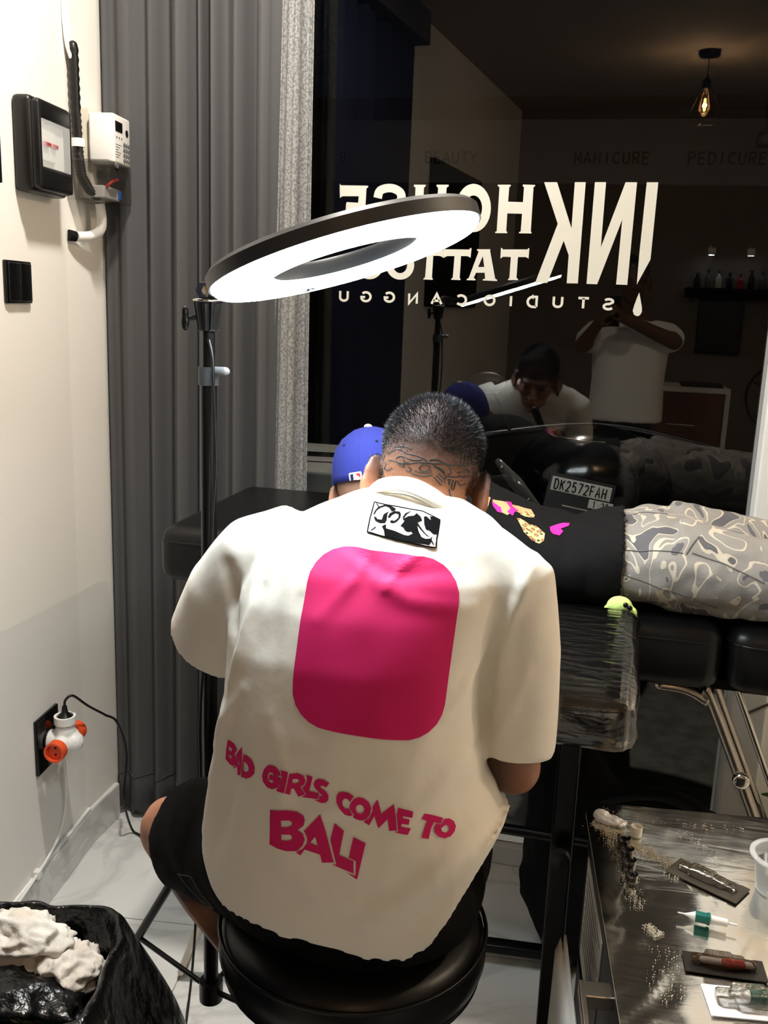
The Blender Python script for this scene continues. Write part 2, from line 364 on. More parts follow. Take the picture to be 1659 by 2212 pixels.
GLASS={'letter_i':[[(0.0595,1.8743),(0.0864,1.8745),(0.085,1.694),(0.0578,1.6332),(0.0573,1.7119)]],'letter_n':[[(-0.0635,1.8736),(-0.0368,1.8738),(-0.0365,1.7199),(0.0096,1.8739),(0.0367,1.8741),(0.0351,1.6317),(0.008,1.6319),(0.0093,1.7869),(-0.0381,1.631),(-0.0641,1.6313)]],'letter_k':[[(-0.1866,1.8725),(-0.1549,1.8728),(-0.1115,1.7637),(-0.1119,1.8732),(-0.0855,1.8734),(-0.0856,1.6315),(-0.1131,1.6312),(-0.1134,1.6993),(-0.1284,1.7339),(-0.1614,1.6305),(-0.1916,1.6301),(-0.146,1.7742)]],'ink_drop':[[(0.0654,1.6146),(0.0704,1.5972),(0.0751,1.5784),(0.0761,1.5676),(0.072,1.5593),(0.0653,1.5566),(0.0576,1.5601),(0.0538,1.5695),(0.0564,1.5832),(0.0608,1.5996)]],'letter_h':[[(-0.301,1.8655),(-0.2689,1.8658),(-0.2687,1.8618),(-0.2722,1.8604),(-0.2727,1.8252),(-0.2356,1.8246),(-0.2353,1.8608),(-0.2387,1.8621),(-0.2385,1.8666),(-0.2081,1.8658),(-0.2084,1.8623),(-0.2119,1.861),(-0.2114,1.7543),(-0.2094,1.753),(-0.2097,1.7497),(-0.2404,1.7497),(-0.2406,1.7524),(-0.2365,1.7543),(-0.236,1.7968),(-0.2729,1.7971),(-0.273,1.7545),(-0.27,1.7518),(-0.2704,1.7491),(-0.3009,1.749),(-0.3005,1.752),(-0.2969,1.7535),(-0.2965,1.8602),(-0.3008,1.862)]],'letter_o':[[(-0.315,1.8096),(-0.3153,1.7966),(-0.3178,1.7842),(-0.3224,1.7729),(-0.3288,1.7635),(-0.3368,1.7563),(-0.3459,1.7518),(-0.3556,1.7501),(-0.3656,1.7514),(-0.3753,1.7556),(-0.3841,1.7625),(-0.3917,1.7718),(-0.3976,1.7829),(-0.4015,1.7953),(-0.4033,1.8083),(-0.4029,1.8214),(-0.4003,1.8338),(-0.3956,1.845),(-0.3891,1.8543),(-0.3811,1.8613),(-0.372,1.8657),(-0.3623,1.8672),(-0.3524,1.8658),(-0.3429,1.8616),(-0.3342,1.8548),(-0.3267,1.8457),(-0.3208,1.8348),(-0.3168,1.8225)],[(-0.3371,1.8093),(-0.3373,1.8025),(-0.3385,1.796),(-0.3408,1.7902),(-0.344,1.7853),(-0.3479,1.7816),(-0.3524,1.7793),(-0.3572,1.7785),(-0.3622,1.7791),(-0.367,1.7813),(-0.3713,1.7849),(-0.3751,1.7897),(-0.378,1.7954),(-0.38,1.8019),(-0.3809,1.8087),(-0.3808,1.8154),(-0.3795,1.8219),(-0.3772,1.8277),(-0.374,1.8325),(-0.37,1.8362),(-0.3655,1.8385),(-0.3607,1.8393),(-0.3558,1.8386),(-0.351,1.8364),(-0.3467,1.8329),(-0.343,1.8281),(-0.34,1.8224),(-0.338,1.816)]],'letter_u':[[(-0.5156,1.8636),(-0.4847,1.8638),(-0.4852,1.8592),(-0.489,1.8572),(-0.489,1.7864),(-0.4812,1.7713),(-0.4685,1.7682),(-0.4581,1.7734),(-0.4534,1.7869),(-0.4523,1.8575),(-0.4562,1.8595),(-0.4565,1.8641),(-0.4255,1.8644),(-0.426,1.8597),(-0.4305,1.8577),(-0.432,1.7839),(-0.438,1.762),(-0.4499,1.75),(-0.4711,1.7469),(-0.4928,1.7509),(-0.5059,1.7642),(-0.5115,1.786),(-0.5107,1.857),(-0.5147,1.8589)]],'letter_s':[[(-0.5986,1.8279),(-0.5979,1.831),(-0.5973,1.8348),(-0.5966,1.8382),(-0.5959,1.8403),(-0.5955,1.8408),(-0.5939,1.8416),(-0.5901,1.8429),(-0.5853,1.844),(-0.5805,1.8446),(-0.5766,1.8446),(-0.5731,1.8442),(-0.5691,1.8431),(-0.5651,1.8415),(-0.5619,1.8398),(-0.56,1.8385),(-0.5591,1.8375),(-0.5584,1.8362),(-0.558,1.8346),(-0.5578,1.833),(-0.558,1.8316),(-0.5585,1.83),(-0.5598,1.8278),(-0.5616,1.8254),(-0.564,1.8229),(-0.5667,1.8208),(-0.5701,1.8189),(-0.5751,1.817),(-0.5813,1.8148),(-0.5881,1.8122),(-0.5945,1.809),(-0.6001,1.8055),(-0.6054,1.8019),(-0.6105,1.7976),(-0.6152,1.7926),(-0.6187,1.7863),(-0.62,1.7792),(-0.6194,1.7725),(-0.6174,1.7661),(-0.6141,1.7601),(-0.6094,1.7548),(-0.6033,1.7507),(-0.5966,1.7477),(-0.5896,1.7456),(-0.5825,1.7443),(-0.5755,1.7439),(-0.5687,1.7446),(-0.5622,1.7464),(-0.5563,1.7489),(-0.551,1.7521),(-0.546,1.7564),(-0.5421,1.762),(-0.5398,1.7679),(-0.5385,1.7731),(-0.5377,1.7771),(-0.5371,1.7796),(-0.559,1.7845),(-0.5597,1.7816),(-0.5604,1.7778),(-0.5613,1.7741),(-0.5623,1.7714),(-0.5631,1.7702),(-0.5646,1.7691),(-0.5673,1.7675),(-0.5704,1.7662),(-0.5736,1.7653),(-0.5764,1.765),(-0.5798,1.7652),(-0.5842,1.766),(-0.5886,1.7674),(-0.5922,1.7689),(-0.5941,1.7701),(-0.5952,1.7714),(-0.5964,1.7736),(-0.5971,1.7761),(-0.5974,1.7782),(-0.5972,1.7793),(-0.5965,1.7804),(-0.5944,1.7827),(-0.591,1.7854),(-0.5868,1.7884),(-0.5826,1.791),(-0.5782,1.7932),(-0.5728,1.7953),(-0.5664,1.7975),(-0.5597,1.8002),(-0.5535,1.8037),(-0.5483,1.8077),(-0.5441,1.812),(-0.5407,1.8166),(-0.538,1.8215),(-0.5362,1.8268),(-0.5355,1.8323),(-0.5361,1.8379),(-0.5377,1.8433),(-0.5406,1.8486),(-0.5448,1.8533),(-0.55,1.857),(-0.5557,1.8601),(-0.562,1.8626),(-0.5688,1.8644),(-0.5757,1.8653),(-0.5828,1.8653),(-0.59,1.8644),(-0.5971,1.8628),(-0.6039,1.8604),(-0.6105,1.8566),(-0.6156,1.8507),(-0.6183,1.8444),(-0.6195,1.8388),(-0.6202,1.8348),(-0.6207,1.8323)]],'letter_e':[[(-0.712,1.8645),(-0.7094,1.8605),(-0.6361,1.8601),(-0.6359,1.8558),(-0.6402,1.8534),(-0.6433,1.7463),(-0.6396,1.7447),(-0.6402,1.7412),(-0.708,1.7416),(-0.7127,1.776),(-0.709,1.7777),(-0.7068,1.764),(-0.7011,1.7607),(-0.6622,1.7614),(-0.6612,1.7888),(-0.6926,1.7873),(-0.6946,1.7934),(-0.6934,1.8156),(-0.6916,1.819),(-0.661,1.8177),(-0.6601,1.8339),(-0.7049,1.8334),(-0.7104,1.829),(-0.7115,1.8442)]],'letter_t':[[(-0.2837,1.7135),(-0.2802,1.7122),(-0.2794,1.7095),(-0.2163,1.7109),(-0.2148,1.7142),(-0.2122,1.7137),(-0.2124,1.6879),(-0.2154,1.6905),(-0.2197,1.6923),(-0.2394,1.6918),(-0.2397,1.6405),(-0.2358,1.6379),(-0.2356,1.6351),(-0.2611,1.6344),(-0.2607,1.6371),(-0.2577,1.64),(-0.2571,1.6914),(-0.2775,1.6917),(-0.2834,1.6866)]],'letter_a':[[(-0.3445,1.7084),(-0.3103,1.7092),(-0.3108,1.7052),(-0.2937,1.6371),(-0.2883,1.6339),(-0.2888,1.6311),(-0.326,1.6317),(-0.3251,1.6345),(-0.3193,1.6363),(-0.3215,1.6509),(-0.3436,1.6503),(-0.3489,1.6372),(-0.3438,1.6339),(-0.3443,1.6312),(-0.3673,1.6312),(-0.3664,1.6339),(-0.3616,1.6368),(-0.3397,1.7035),(-0.3443,1.7051)],[(-0.3285,1.692),(-0.3234,1.6651),(-0.3392,1.6646)]],'letter_t.001':[[(-0.4318,1.7088),(-0.4281,1.7065),(-0.3645,1.7073),(-0.3612,1.7114),(-0.3587,1.7108),(-0.3598,1.6865),(-0.3635,1.6894),(-0.3706,1.6909),(-0.3847,1.6906),(-0.3853,1.6361),(-0.3827,1.6334),(-0.3833,1.6307),(-0.4075,1.631),(-0.4066,1.6337),(-0.4032,1.6363),(-0.4014,1.6902),(-0.4202,1.6897),(-0.4306,1.6847)]],'letter_t.002':[[(-0.5045,1.7078),(-0.5008,1.7055),(-0.4363,1.7063),(-0.433,1.7105),(-0.4304,1.7098),(-0.4317,1.6853),(-0.4354,1.6883),(-0.4426,1.6898),(-0.4569,1.6895),(-0.4579,1.6346),(-0.4553,1.632),(-0.4559,1.6292),(-0.4804,1.6295),(-0.4795,1.6323),(-0.476,1.6348),(-0.4738,1.6891),(-0.4928,1.6886),(-0.5034,1.6836)]],'letter_o.001':[[(-0.5059,1.6653),(-0.5065,1.657),(-0.5089,1.6491),(-0.513,1.6419),(-0.5187,1.6358),(-0.5256,1.6312),(-0.5334,1.6282),(-0.5418,1.627),(-0.5502,1.6277),(-0.5583,1.6302),(-0.5656,1.6344),(-0.5718,1.6402),(-0.5766,1.6472),(-0.5797,1.655),(-0.5809,1.6633),(-0.5803,1.6716),(-0.5778,1.6796),(-0.5736,1.6868),(-0.5678,1.6928),(-0.5609,1.6974),(-0.5531,1.7003),(-0.5448,1.7014),(-0.5364,1.7007),(-0.5284,1.6981),(-0.5212,1.6939),(-0.515,1.6882),(-0.5103,1.6813),(-0.5072,1.6735)],[(-0.5244,1.6648),(-0.5247,1.6602),(-0.5259,1.6558),(-0.528,1.6518),(-0.5308,1.6484),(-0.5343,1.6459),(-0.5382,1.6442),(-0.5424,1.6436),(-0.5467,1.644),(-0.5508,1.6454),(-0.5545,1.6478),(-0.5576,1.651),(-0.56,1.6549),(-0.5616,1.6592),(-0.5623,1.6638),(-0.562,1.6684),(-0.5607,1.6728),(-0.5586,1.6768),(-0.5557,1.6802),(-0.5522,1.6827),(-0.5483,1.6843),(-0.5441,1.6849),(-0.5399,1.6845),(-0.5358,1.6831),(-0.5322,1.6807),(-0.529,1.6776),(-0.5266,1.6737),(-0.525,1.6694)]],'letter_o.002':[[(-0.5879,1.6642),(-0.5886,1.6558),(-0.5911,1.6478),(-0.5953,1.6406),(-0.6011,1.6345),(-0.6082,1.6298),(-0.6161,1.6267),(-0.6246,1.6255),(-0.6331,1.6262),(-0.6413,1.6288),(-0.6487,1.6331),(-0.655,1.6389),(-0.6598,1.6459),(-0.6628,1.6538),(-0.664,1.6621),(-0.6633,1.6705),(-0.6608,1.6785),(-0.6564,1.6858),(-0.6506,1.6918),(-0.6435,1.6965),(-0.6355,1.6994),(-0.6271,1.7005),(-0.6186,1.6998),(-0.6105,1.6972),(-0.6032,1.693),(-0.597,1.6872),(-0.5923,1.6803),(-0.5892,1.6724)],[(-0.6067,1.6637),(-0.607,1.659),(-0.6083,1.6546),(-0.6104,1.6506),(-0.6133,1.6472),(-0.6169,1.6446),(-0.6209,1.6429),(-0.6252,1.6423),(-0.6295,1.6427),(-0.6336,1.6441),(-0.6373,1.6465),(-0.6405,1.6497),(-0.6429,1.6536),(-0.6445,1.658),(-0.6451,1.6626),(-0.6448,1.6673),(-0.6435,1.6717),(-0.6413,1.6757),(-0.6384,1.6791),(-0.6348,1.6817),(-0.6308,1.6833),(-0.6266,1.684),(-0.6223,1.6835),(-0.6182,1.6821),(-0.6145,1.6797),(-0.6113,1.6765),(-0.6089,1.6726),(-0.6073,1.6683)]]}
SMALL=[('U',-0.6931,1.5808),('G',-0.6317,1.5805),('G',-0.5683,1.5815),('N',-0.5055,1.5801),('A',-0.4429,1.581),('C',-0.3777,1.5809),('O',-0.3041,1.5823),('I',-0.2501,1.5823),('D',-0.1954,1.5826),('U',-0.1316,1.5848),('T',-0.0683,1.5836),('S',-0.0057,1.5836)]
PRINT=[('letter_b',[[(-0.4437,0.9986),(-0.4332,0.9974),(-0.4281,0.9933),(-0.4278,0.9883),(-0.4317,0.9842),(-0.4291,0.9808),(-0.4267,0.9764),(-0.4278,0.9698),(-0.4331,0.9667),(-0.4389,0.9675),(-0.4459,0.9719),(-0.4457,0.9829)],[(-0.4415,0.99),(-0.4379,0.9903),(-0.4352,0.9888),(-0.4357,0.9858),(-0.439,0.9849),(-0.4415,0.986)],[(-0.4405,0.9801),(-0.4373,0.9798),(-0.4348,0.9781),(-0.435,0.9758),(-0.4378,0.9755),(-0.4408,0.9765)]]),('letter_a',[[(-0.4182,0.9985),(-0.4181,0.9815),(-0.4196,0.9591),(-0.4246,0.9576),(-0.4255,0.9669),(-0.4277,0.9681),(-0.4308,0.9639),(-0.4323,0.9653),(-0.4282,0.9696),(-0.4264,0.976),(-0.4277,0.9855)],[(-0.4233,0.9789),(-0.4223,0.9722),(-0.4251,0.9718)]]),('letter_d',[[(-0.4153,0.9894),(-0.4085,0.9901),(-0.4005,0.987),(-0.3957,0.9798),(-0.396,0.9715),(-0.401,0.9648),(-0.4086,0.9598),(-0.4182,0.9578),(-0.4177,0.971)],[(-0.4146,0.98),(-0.4096,0.9796),(-0.4056,0.9761),(-0.4055,0.9711),(-0.4104,0.9674),(-0.4155,0.9667)]]),('letter_g',[[(-0.3722,0.9896),(-0.3643,0.9899),(-0.3575,0.9856),(-0.3554,0.9814),(-0.365,0.9778),(-0.369,0.9806),(-0.3728,0.9802),(-0.3753,0.9766),(-0.3753,0.9712),(-0.3725,0.9677),(-0.3686,0.9673),(-0.3657,0.9709),(-0.3734,0.9709),(-0.3732,0.9772),(-0.3559,0.9788),(-0.3559,0.9711),(-0.3598,0.9645),(-0.3673,0.9599),(-0.3751,0.9599),(-0.3818,0.965),(-0.384,0.972),(-0.3817,0.9813),(-0.3771,0.9871)]]),('letter_i',[[(-0.3562,0.9884),(-0.3466,0.9874),(-0.3475,0.9773),(-0.3502,0.9599),(-0.3614,0.9602),(-0.3563,0.9688),(-0.3544,0.9795)]]),('letter_r',[[(-0.3446,0.9856),(-0.3341,0.9878),(-0.3263,0.9857),(-0.3235,0.9802),(-0.3245,0.9747),(-0.3296,0.9707),(-0.3229,0.9625),(-0.3312,0.9577),(-0.3384,0.9679),(-0.3415,0.967),(-0.3424,0.959),(-0.349,0.9598),(-0.3467,0.973)],[(-0.34,0.9797),(-0.3347,0.9806),(-0.3319,0.979),(-0.3325,0.9762),(-0.3365,0.9743),(-0.3406,0.9745)]]),('letter_l',[[(-0.3225,0.9877),(-0.3141,0.9861),(-0.3176,0.9674),(-0.3046,0.9667),(-0.3052,0.9591),(-0.3268,0.9581),(-0.3213,0.9625),(-0.327,0.9698),(-0.3229,0.9749),(-0.3214,0.9816)]]),('letter_s',[[(-0.2921,0.9815),(-0.296,0.9752),(-0.2997,0.9772),(-0.303,0.9767),(-0.3034,0.9744),(-0.2967,0.9711),(-0.2922,0.9658),(-0.292,0.9596),(-0.2955,0.9559),(-0.3009,0.955),(-0.3106,0.9577),(-0.304,0.9583),(-0.3037,0.9647),(-0.3011,0.9629),(-0.3004,0.9652),(-0.3058,0.9686),(-0.3111,0.9732),(-0.3125,0.9778),(-0.3105,0.9824),(-0.3062,0.985),(-0.2996,0.9851)]]),('letter_c',[[(-0.2601,0.9684),(-0.2646,0.9614),(-0.2682,0.9645),(-0.272,0.9643),(-0.2742,0.9609),(-0.2735,0.9562),(-0.27,0.9526),(-0.2653,0.9526),(-0.2609,0.9434),(-0.2645,0.9421),(-0.2704,0.9442),(-0.277,0.9515),(-0.2814,0.9589),(-0.2821,0.9656),(-0.2798,0.9707),(-0.2744,0.9725),(-0.2673,0.9718)]]),('letter_o',[[(-0.2545,0.9678),(-0.2481,0.9669),(-0.2417,0.9612),(-0.2388,0.9532),(-0.2399,0.9454),(-0.2437,0.9393),(-0.2498,0.9371),(-0.2563,0.9386),(-0.2605,0.9412),(-0.259,0.9435),(-0.2651,0.954),(-0.264,0.9592),(-0.2596,0.9656)],[(-0.2527,0.9586),(-0.2488,0.9565),(-0.2471,0.9524),(-0.2479,0.9479),(-0.2515,0.9455),(-0.2552,0.9471),(-0.2575,0.9518),(-0.2565,0.9566)]]),('letter_m',[[(-0.2317,0.9654),(-0.2261,0.9464),(-0.2116,0.9592),(-0.2054,0.9272),(-0.2149,0.9258),(-0.2179,0.9402),(-0.2282,0.9284),(-0.2343,0.9434),(-0.2397,0.9316),(-0.2471,0.9359),(-0.2406,0.9405),(-0.2368,0.9499),(-0.2371,0.9555)]]),('letter_e',[[(-0.2064,0.9545),(-0.1884,0.949),(-0.1885,0.9416),(-0.2,0.9442),(-0.1999,0.9417),(-0.1915,0.9396),(-0.1923,0.9333),(-0.2006,0.9352),(-0.2008,0.9319),(-0.1895,0.9288),(-0.1924,0.9211),(-0.2087,0.9251),(-0.2036,0.9258),(-0.2076,0.9463)]]),('letter_t',[[(-0.1752,0.9445),(-0.1536,0.9338),(-0.1555,0.9279),(-0.1637,0.9311),(-0.166,0.9249),(-0.1677,0.9129),(-0.1762,0.9154),(-0.1736,0.9273),(-0.1714,0.9344),(-0.1782,0.9378)]]),('letter_o',[[(-0.1518,0.9322),(-0.1467,0.9314),(-0.1408,0.9268),(-0.1375,0.9208),(-0.1383,0.9158),(-0.1421,0.9118),(-0.149,0.9108),(-0.1563,0.9136),(-0.1615,0.9193),(-0.1628,0.9248),(-0.161,0.9289),(-0.1544,0.9269)],[(-0.1508,0.9254),(-0.1473,0.9243),(-0.1449,0.9208),(-0.1454,0.9177),(-0.1487,0.9166),(-0.153,0.9188),(-0.1544,0.9224)]]),('letter_b',[[(-0.3689,0.9324),(-0.3468,0.9378),(-0.3322,0.9385),(-0.3227,0.9352),(-0.3205,0.9297),(-0.3221,0.9225),(-0.3298,0.9148),(-0.323,0.9114),(-0.3198,0.9035),(-0.3223,0.8952),(-0.3298,0.8864),(-0.3446,0.8832),(-0.3564,0.8838),(-0.3682,0.8858)],[(-0.3529,0.9229),(-0.3414,0.9254),(-0.3377,0.9242),(-0.3375,0.9209),(-0.341,0.9173),(-0.352,0.9141)],[(-0.3519,0.904),(-0.3397,0.9067),(-0.3368,0.9042),(-0.3373,0.9006),(-0.3418,0.8976),(-0.3513,0.8958)]]),('letter_a',[[(-0.301,0.9414),(-0.2939,0.9196),(-0.281,0.8794),(-0.2961,0.8769),(-0.2989,0.8871),(-0.3042,0.8883),(-0.3193,0.8908),(-0.3249,0.8817),(-0.3309,0.8844),(-0.3221,0.8908),(-0.3169,0.8996),(-0.3166,0.9063),(-0.3214,0.9151)],[(-0.3064,0.9097),(-0.3025,0.898),(-0.313,0.9009)]]),('letter_l',[[(-0.2828,0.9309),(-0.2703,0.9221),(-0.2744,0.8904),(-0.2558,0.8849),(-0.2551,0.8687),(-0.2836,0.8766),(-0.2774,0.877),(-0.2869,0.9082)]]),('letter_i',[[(-0.258,0.9157),(-0.2422,0.9095),(-0.2502,0.8609),(-0.2639,0.8689),(-0.2524,0.8653),(-0.2526,0.8853),(-0.262,0.8889)]]),('plain_panel',[[(-0.2107,1.2478),(-0.1972,1.2444),(-0.1845,1.2382),(-0.1736,1.2296),(-0.1646,1.2203),(-0.1592,1.2091),(-0.1575,1.1972),(-0.1626,1.0764),(-0.1648,1.0643),(-0.1702,1.0537),(-0.1781,1.0462),(-0.1884,1.0411),(-0.2004,1.0386),(-0.2131,1.0396),(-0.2981,1.0466),(-0.3121,1.0478),(-0.3252,1.0524),(-0.3364,1.0599),(-0.345,1.0698),(-0.3501,1.0817),(-0.3515,1.0946),(-0.3554,1.2089),(-0.3545,1.2207),(-0.3506,1.2308),(-0.3428,1.2397),(-0.3318,1.2466),(-0.3187,1.2503),(-0.304,1.2514)]])]
PATCH=[('neck_patch',[[(-0.2948,1.2983),(-0.2631,1.2964),(-0.2269,1.2924),(-0.2008,1.2838),(-0.1976,1.2567),(-0.2298,1.2609),(-0.2662,1.2651),(-0.2919,1.2675)]])]
ART=[[(-0.2662,1.2651),(-0.2686,1.2712),(-0.2728,1.2751),(-0.2691,1.2772),(-0.2666,1.2735),(-0.254,1.2707),(-0.2416,1.2674),(-0.2355,1.2669),(-0.231,1.2691),(-0.2335,1.2715),(-0.2376,1.2708),(-0.242,1.2721),(-0.2459,1.2756),(-0.2495,1.2761),(-0.2453,1.2819),(-0.2492,1.2832),(-0.2423,1.2867),(-0.2353,1.2875),(-0.233,1.29),(-0.2265,1.2866),(-0.223,1.2827),(-0.2266,1.2819),(-0.229,1.2796),(-0.2231,1.2709),(-0.2181,1.2661),(-0.2123,1.2647),(-0.2066,1.265),(-0.2045,1.2672),(-0.2048,1.2618),(-0.2067,1.2597),(-0.2299,1.2614)],[(-0.2905,1.2852),(-0.2897,1.2893),(-0.2865,1.2938),(-0.2762,1.2974),(-0.2654,1.2949),(-0.2612,1.293),(-0.264,1.2912),(-0.2686,1.2904),(-0.2713,1.2881),(-0.2698,1.2809),(-0.2709,1.278),(-0.2778,1.2778),(-0.2852,1.28),(-0.2883,1.2828),(-0.2861,1.2835),(-0.2823,1.2812),(-0.2767,1.281),(-0.2767,1.284),(-0.2763,1.2867),(-0.2717,1.2894),(-0.2674,1.291),(-0.2714,1.2943),(-0.2769,1.2955),(-0.2839,1.293),(-0.2876,1.2895),(-0.2884,1.2858)],[(-0.2697,1.2839),(-0.2685,1.2883),(-0.2626,1.291),(-0.2555,1.2907),(-0.2528,1.2882),(-0.2525,1.2846),(-0.2558,1.2802),(-0.2606,1.2783),(-0.2649,1.2791),(-0.2644,1.2811),(-0.2588,1.281),(-0.2552,1.2844),(-0.2559,1.288),(-0.2605,1.289),(-0.2645,1.2869),(-0.2673,1.2831)],[(-0.2226,1.2866),(-0.2196,1.287),(-0.2124,1.2831),(-0.2152,1.287),(-0.2063,1.2855),(-0.2009,1.283),(-0.1989,1.2691),(-0.2046,1.269),(-0.211,1.273),(-0.2157,1.274),(-0.2193,1.2791)],[(-0.2498,1.2847),(-0.2475,1.2895),(-0.2411,1.2921),(-0.2343,1.2914),(-0.2409,1.2916),(-0.2451,1.2886),(-0.2476,1.2844)],[(-0.2878,1.2689),(-0.2819,1.2738),(-0.2803,1.2729),(-0.2865,1.2684)],[(-0.2911,1.2965),(-0.2899,1.2971),(-0.2832,1.2928),(-0.284,1.2922)],[(-0.2052,1.2633),(-0.2042,1.264),(-0.2006,1.2598),(-0.2017,1.2593)],[(-0.2297,1.2795),(-0.2273,1.2801),(-0.2202,1.274),(-0.2135,1.269),(-0.2064,1.2658),(-0.2129,1.2676),(-0.2211,1.273)]]
TATTOO=[[(-0.3215,1.3753,1.3111),(-0.3184,1.3789,1.3094),(-0.315,1.3856,1.315),(-0.3077,1.3471,1.3295),(-0.3203,1.3819,1.3236),(-0.3218,1.3779,1.319),(-0.3204,1.3785,1.3145),(-0.3176,1.3831,1.3152),(-0.3179,1.3836,1.3196)],[(-0.3012,1.3318,1.3522),(-0.3041,1.3347,1.3442),(-0.2977,1.3238,1.3402),(-0.3015,1.3306,1.3326),(-0.294,1.32,1.3318),(-0.2863,1.3126,1.3373)],[(-0.2959,1.3243,1.3549),(-0.2844,1.316,1.363),(-0.2747,1.3106,1.3651),(-0.2648,1.3046,1.3612),(-0.252,1.3015,1.3602),(-0.2395,1.2998,1.3566),(-0.2334,1.2999,1.3534)],[(-0.23,1.3008,1.3547),(-0.221,1.3034,1.3562),(-0.2117,1.3066,1.3516),(-0.2027,1.3112,1.3479),(-0.1934,1.3201,1.3484),(-0.1842,1.3321,1.3448),(-0.172,1.3775,1.3403)],[(-0.2633,1.3006,1.3463),(-0.251,1.2988,1.3499),(-0.2414,1.2983,1.3513),(-0.232,1.2996,1.3512),(-0.2239,1.301,1.3504),(-0.2138,1.3053,1.3504)],[(-0.2606,1.2997,1.3431),(-0.2554,1.2987,1.34),(-0.259,1.2993,1.336),(-0.2629,1.3002,1.338)],[(-0.2433,1.2975,1.3447),(-0.2388,1.298,1.3486),(-0.2318,1.2991,1.3477),(-0.2292,1.2992,1.3443),(-0.2336,1.2984,1.3393),(-0.2406,1.2975,1.3389),(-0.2438,1.2974,1.3423),(-0.2433,1.2975,1.3447)],[(-0.2503,1.2979,1.3381),(-0.2429,1.2974,1.3364),(-0.2335,1.2984,1.3357),(-0.2267,1.2996,1.3396)],[(-0.2196,1.3021,1.3326),(-0.2104,1.3072,1.3228)],[(-0.2163,1.3033,1.335),(-0.2083,1.3081,1.3264)],[(-0.2229,1.3011,1.3301),(-0.2135,1.3053,1.3192)],[(-0.2131,1.3045,1.3386),(-0.2074,1.3081,1.3313)],[(-0.2082,1.3086,1.3215),(-0.2073,1.3082,1.33),(-0.202,1.3121,1.331),(-0.1946,1.3187,1.3292),(-0.1895,1.3242,1.3311),(-0.1856,1.3312,1.3278),(-0.1809,1.3401,1.3291),(-0.1774,1.3701,1.3217),(-0.1781,1.3787,1.3139)],[(-0.2041,1.311,1.3274),(-0.2028,1.3131,1.3187),(-0.2014,1.3132,1.3272)],[(-0.1977,1.3167,1.3257),(-0.1992,1.3151,1.3137),(-0.1961,1.3183,1.3128),(-0.1945,1.3201,1.3241)],[(-0.1925,1.3228,1.3238),(-0.1896,1.3297,1.3168),(-0.1849,1.3394,1.3166),(-0.1789,1.3752,1.3145)],[(-0.1917,1.3206,1.3364),(-0.1838,1.3328,1.3362),(-0.1785,1.3474,1.3329)],[(-0.183,1.3342,1.3397),(-0.1792,1.3431,1.3355)],[(-0.296,1.3377,1.3764),(-0.2931,1.3244,1.3624)],[(-0.3013,1.3453,1.3725),(-0.2984,1.3337,1.3645)],[(-0.1887,1.3313,1.3627),(-0.1898,1.324,1.3487)],[(-0.1845,1.3405,1.3714),(-0.1853,1.3304,1.3474)],[(-0.1812,1.3495,1.3764),(-0.1815,1.3379,1.3465)],[(-0.178,1.3608,1.3776),(-0.178,1.3479,1.3452)],[(-0.1741,1.3776,1.3769),(-0.1748,1.3612,1.3421)],[(-0.1712,1.3891,1.3643),(-0.1713,1.3801,1.3431)],[(-0.2851,1.3184,1.3663),(-0.2781,1.3141,1.3686),(-0.2686,1.3094,1.3699),(-0.2578,1.3046,1.3677)],[(-0.28,1.3091,1.3523),(-0.2723,1.3065,1.3568),(-0.2614,1.3014,1.3547),(-0.2513,1.2996,1.3534),(-0.2416,1.299,1.3542)],[(-0.2551,1.2987,1.334),(-0.2452,1.2977,1.3314),(-0.2357,1.2985,1.3307),(-0.2253,1.3,1.3337)],[(-0.2931,1.3191,1.3473),(-0.2825,1.3098,1.3483),(-0.2713,1.3038,1.3465),(-0.2609,1.3003,1.349)],[(-0.2022,1.3118,1.3129),(-0.2004,1.3101,1.3061),(-0.1983,1.3096,1.3015)],[(-0.2115,1.3127,1.3746),(-0.2095,1.313,1.3699)],[(-0.2083,1.3149,1.3745),(-0.2068,1.3146,1.3687)],[(-0.205,1.3169,1.3732),(-0.204,1.3163,1.3674)],[(-0.2018,1.3192,1.3732),(-0.2007,1.3183,1.3662)],[(-0.1985,1.3215,1.3719),(-0.1979,1.3205,1.3649)],[(-0.1953,1.3246,1.3705),(-0.1948,1.3237,1.3634)],[(-0.1922,1.3284,1.3695),(-0.1919,1.327,1.3625)],[(-0.2125,1.3118,1.3734),(-0.205,1.3169,1.3732),(-0.1974,1.3223,1.3712),(-0.1912,1.3297,1.3694)],[(-0.2068,1.3146,1.3687),(-0.2001,1.3186,1.3656),(-0.1927,1.326,1.3626)],[(-0.2261,1.3003,1.3491),(-0.2201,1.3015,1.3458),(-0.2133,1.3044,1.3422),(-0.2087,1.3067,1.3374)],[(-0.2224,1.3008,1.3457),(-0.2155,1.3034,1.341),(-0.2108,1.3057,1.3362)],[(-0.2036,1.3101,1.3444),(-0.2001,1.3128,1.3371),(-0.2042,1.3099,1.3336)],[(-0.2692,1.3042,1.3538),(-0.2661,1.3017,1.3484),(-0.2684,1.3023,1.3433)],[(-0.2767,1.3063,1.3469),(-0.2724,1.3041,1.3427),(-0.2657,1.3012,1.3425)]]
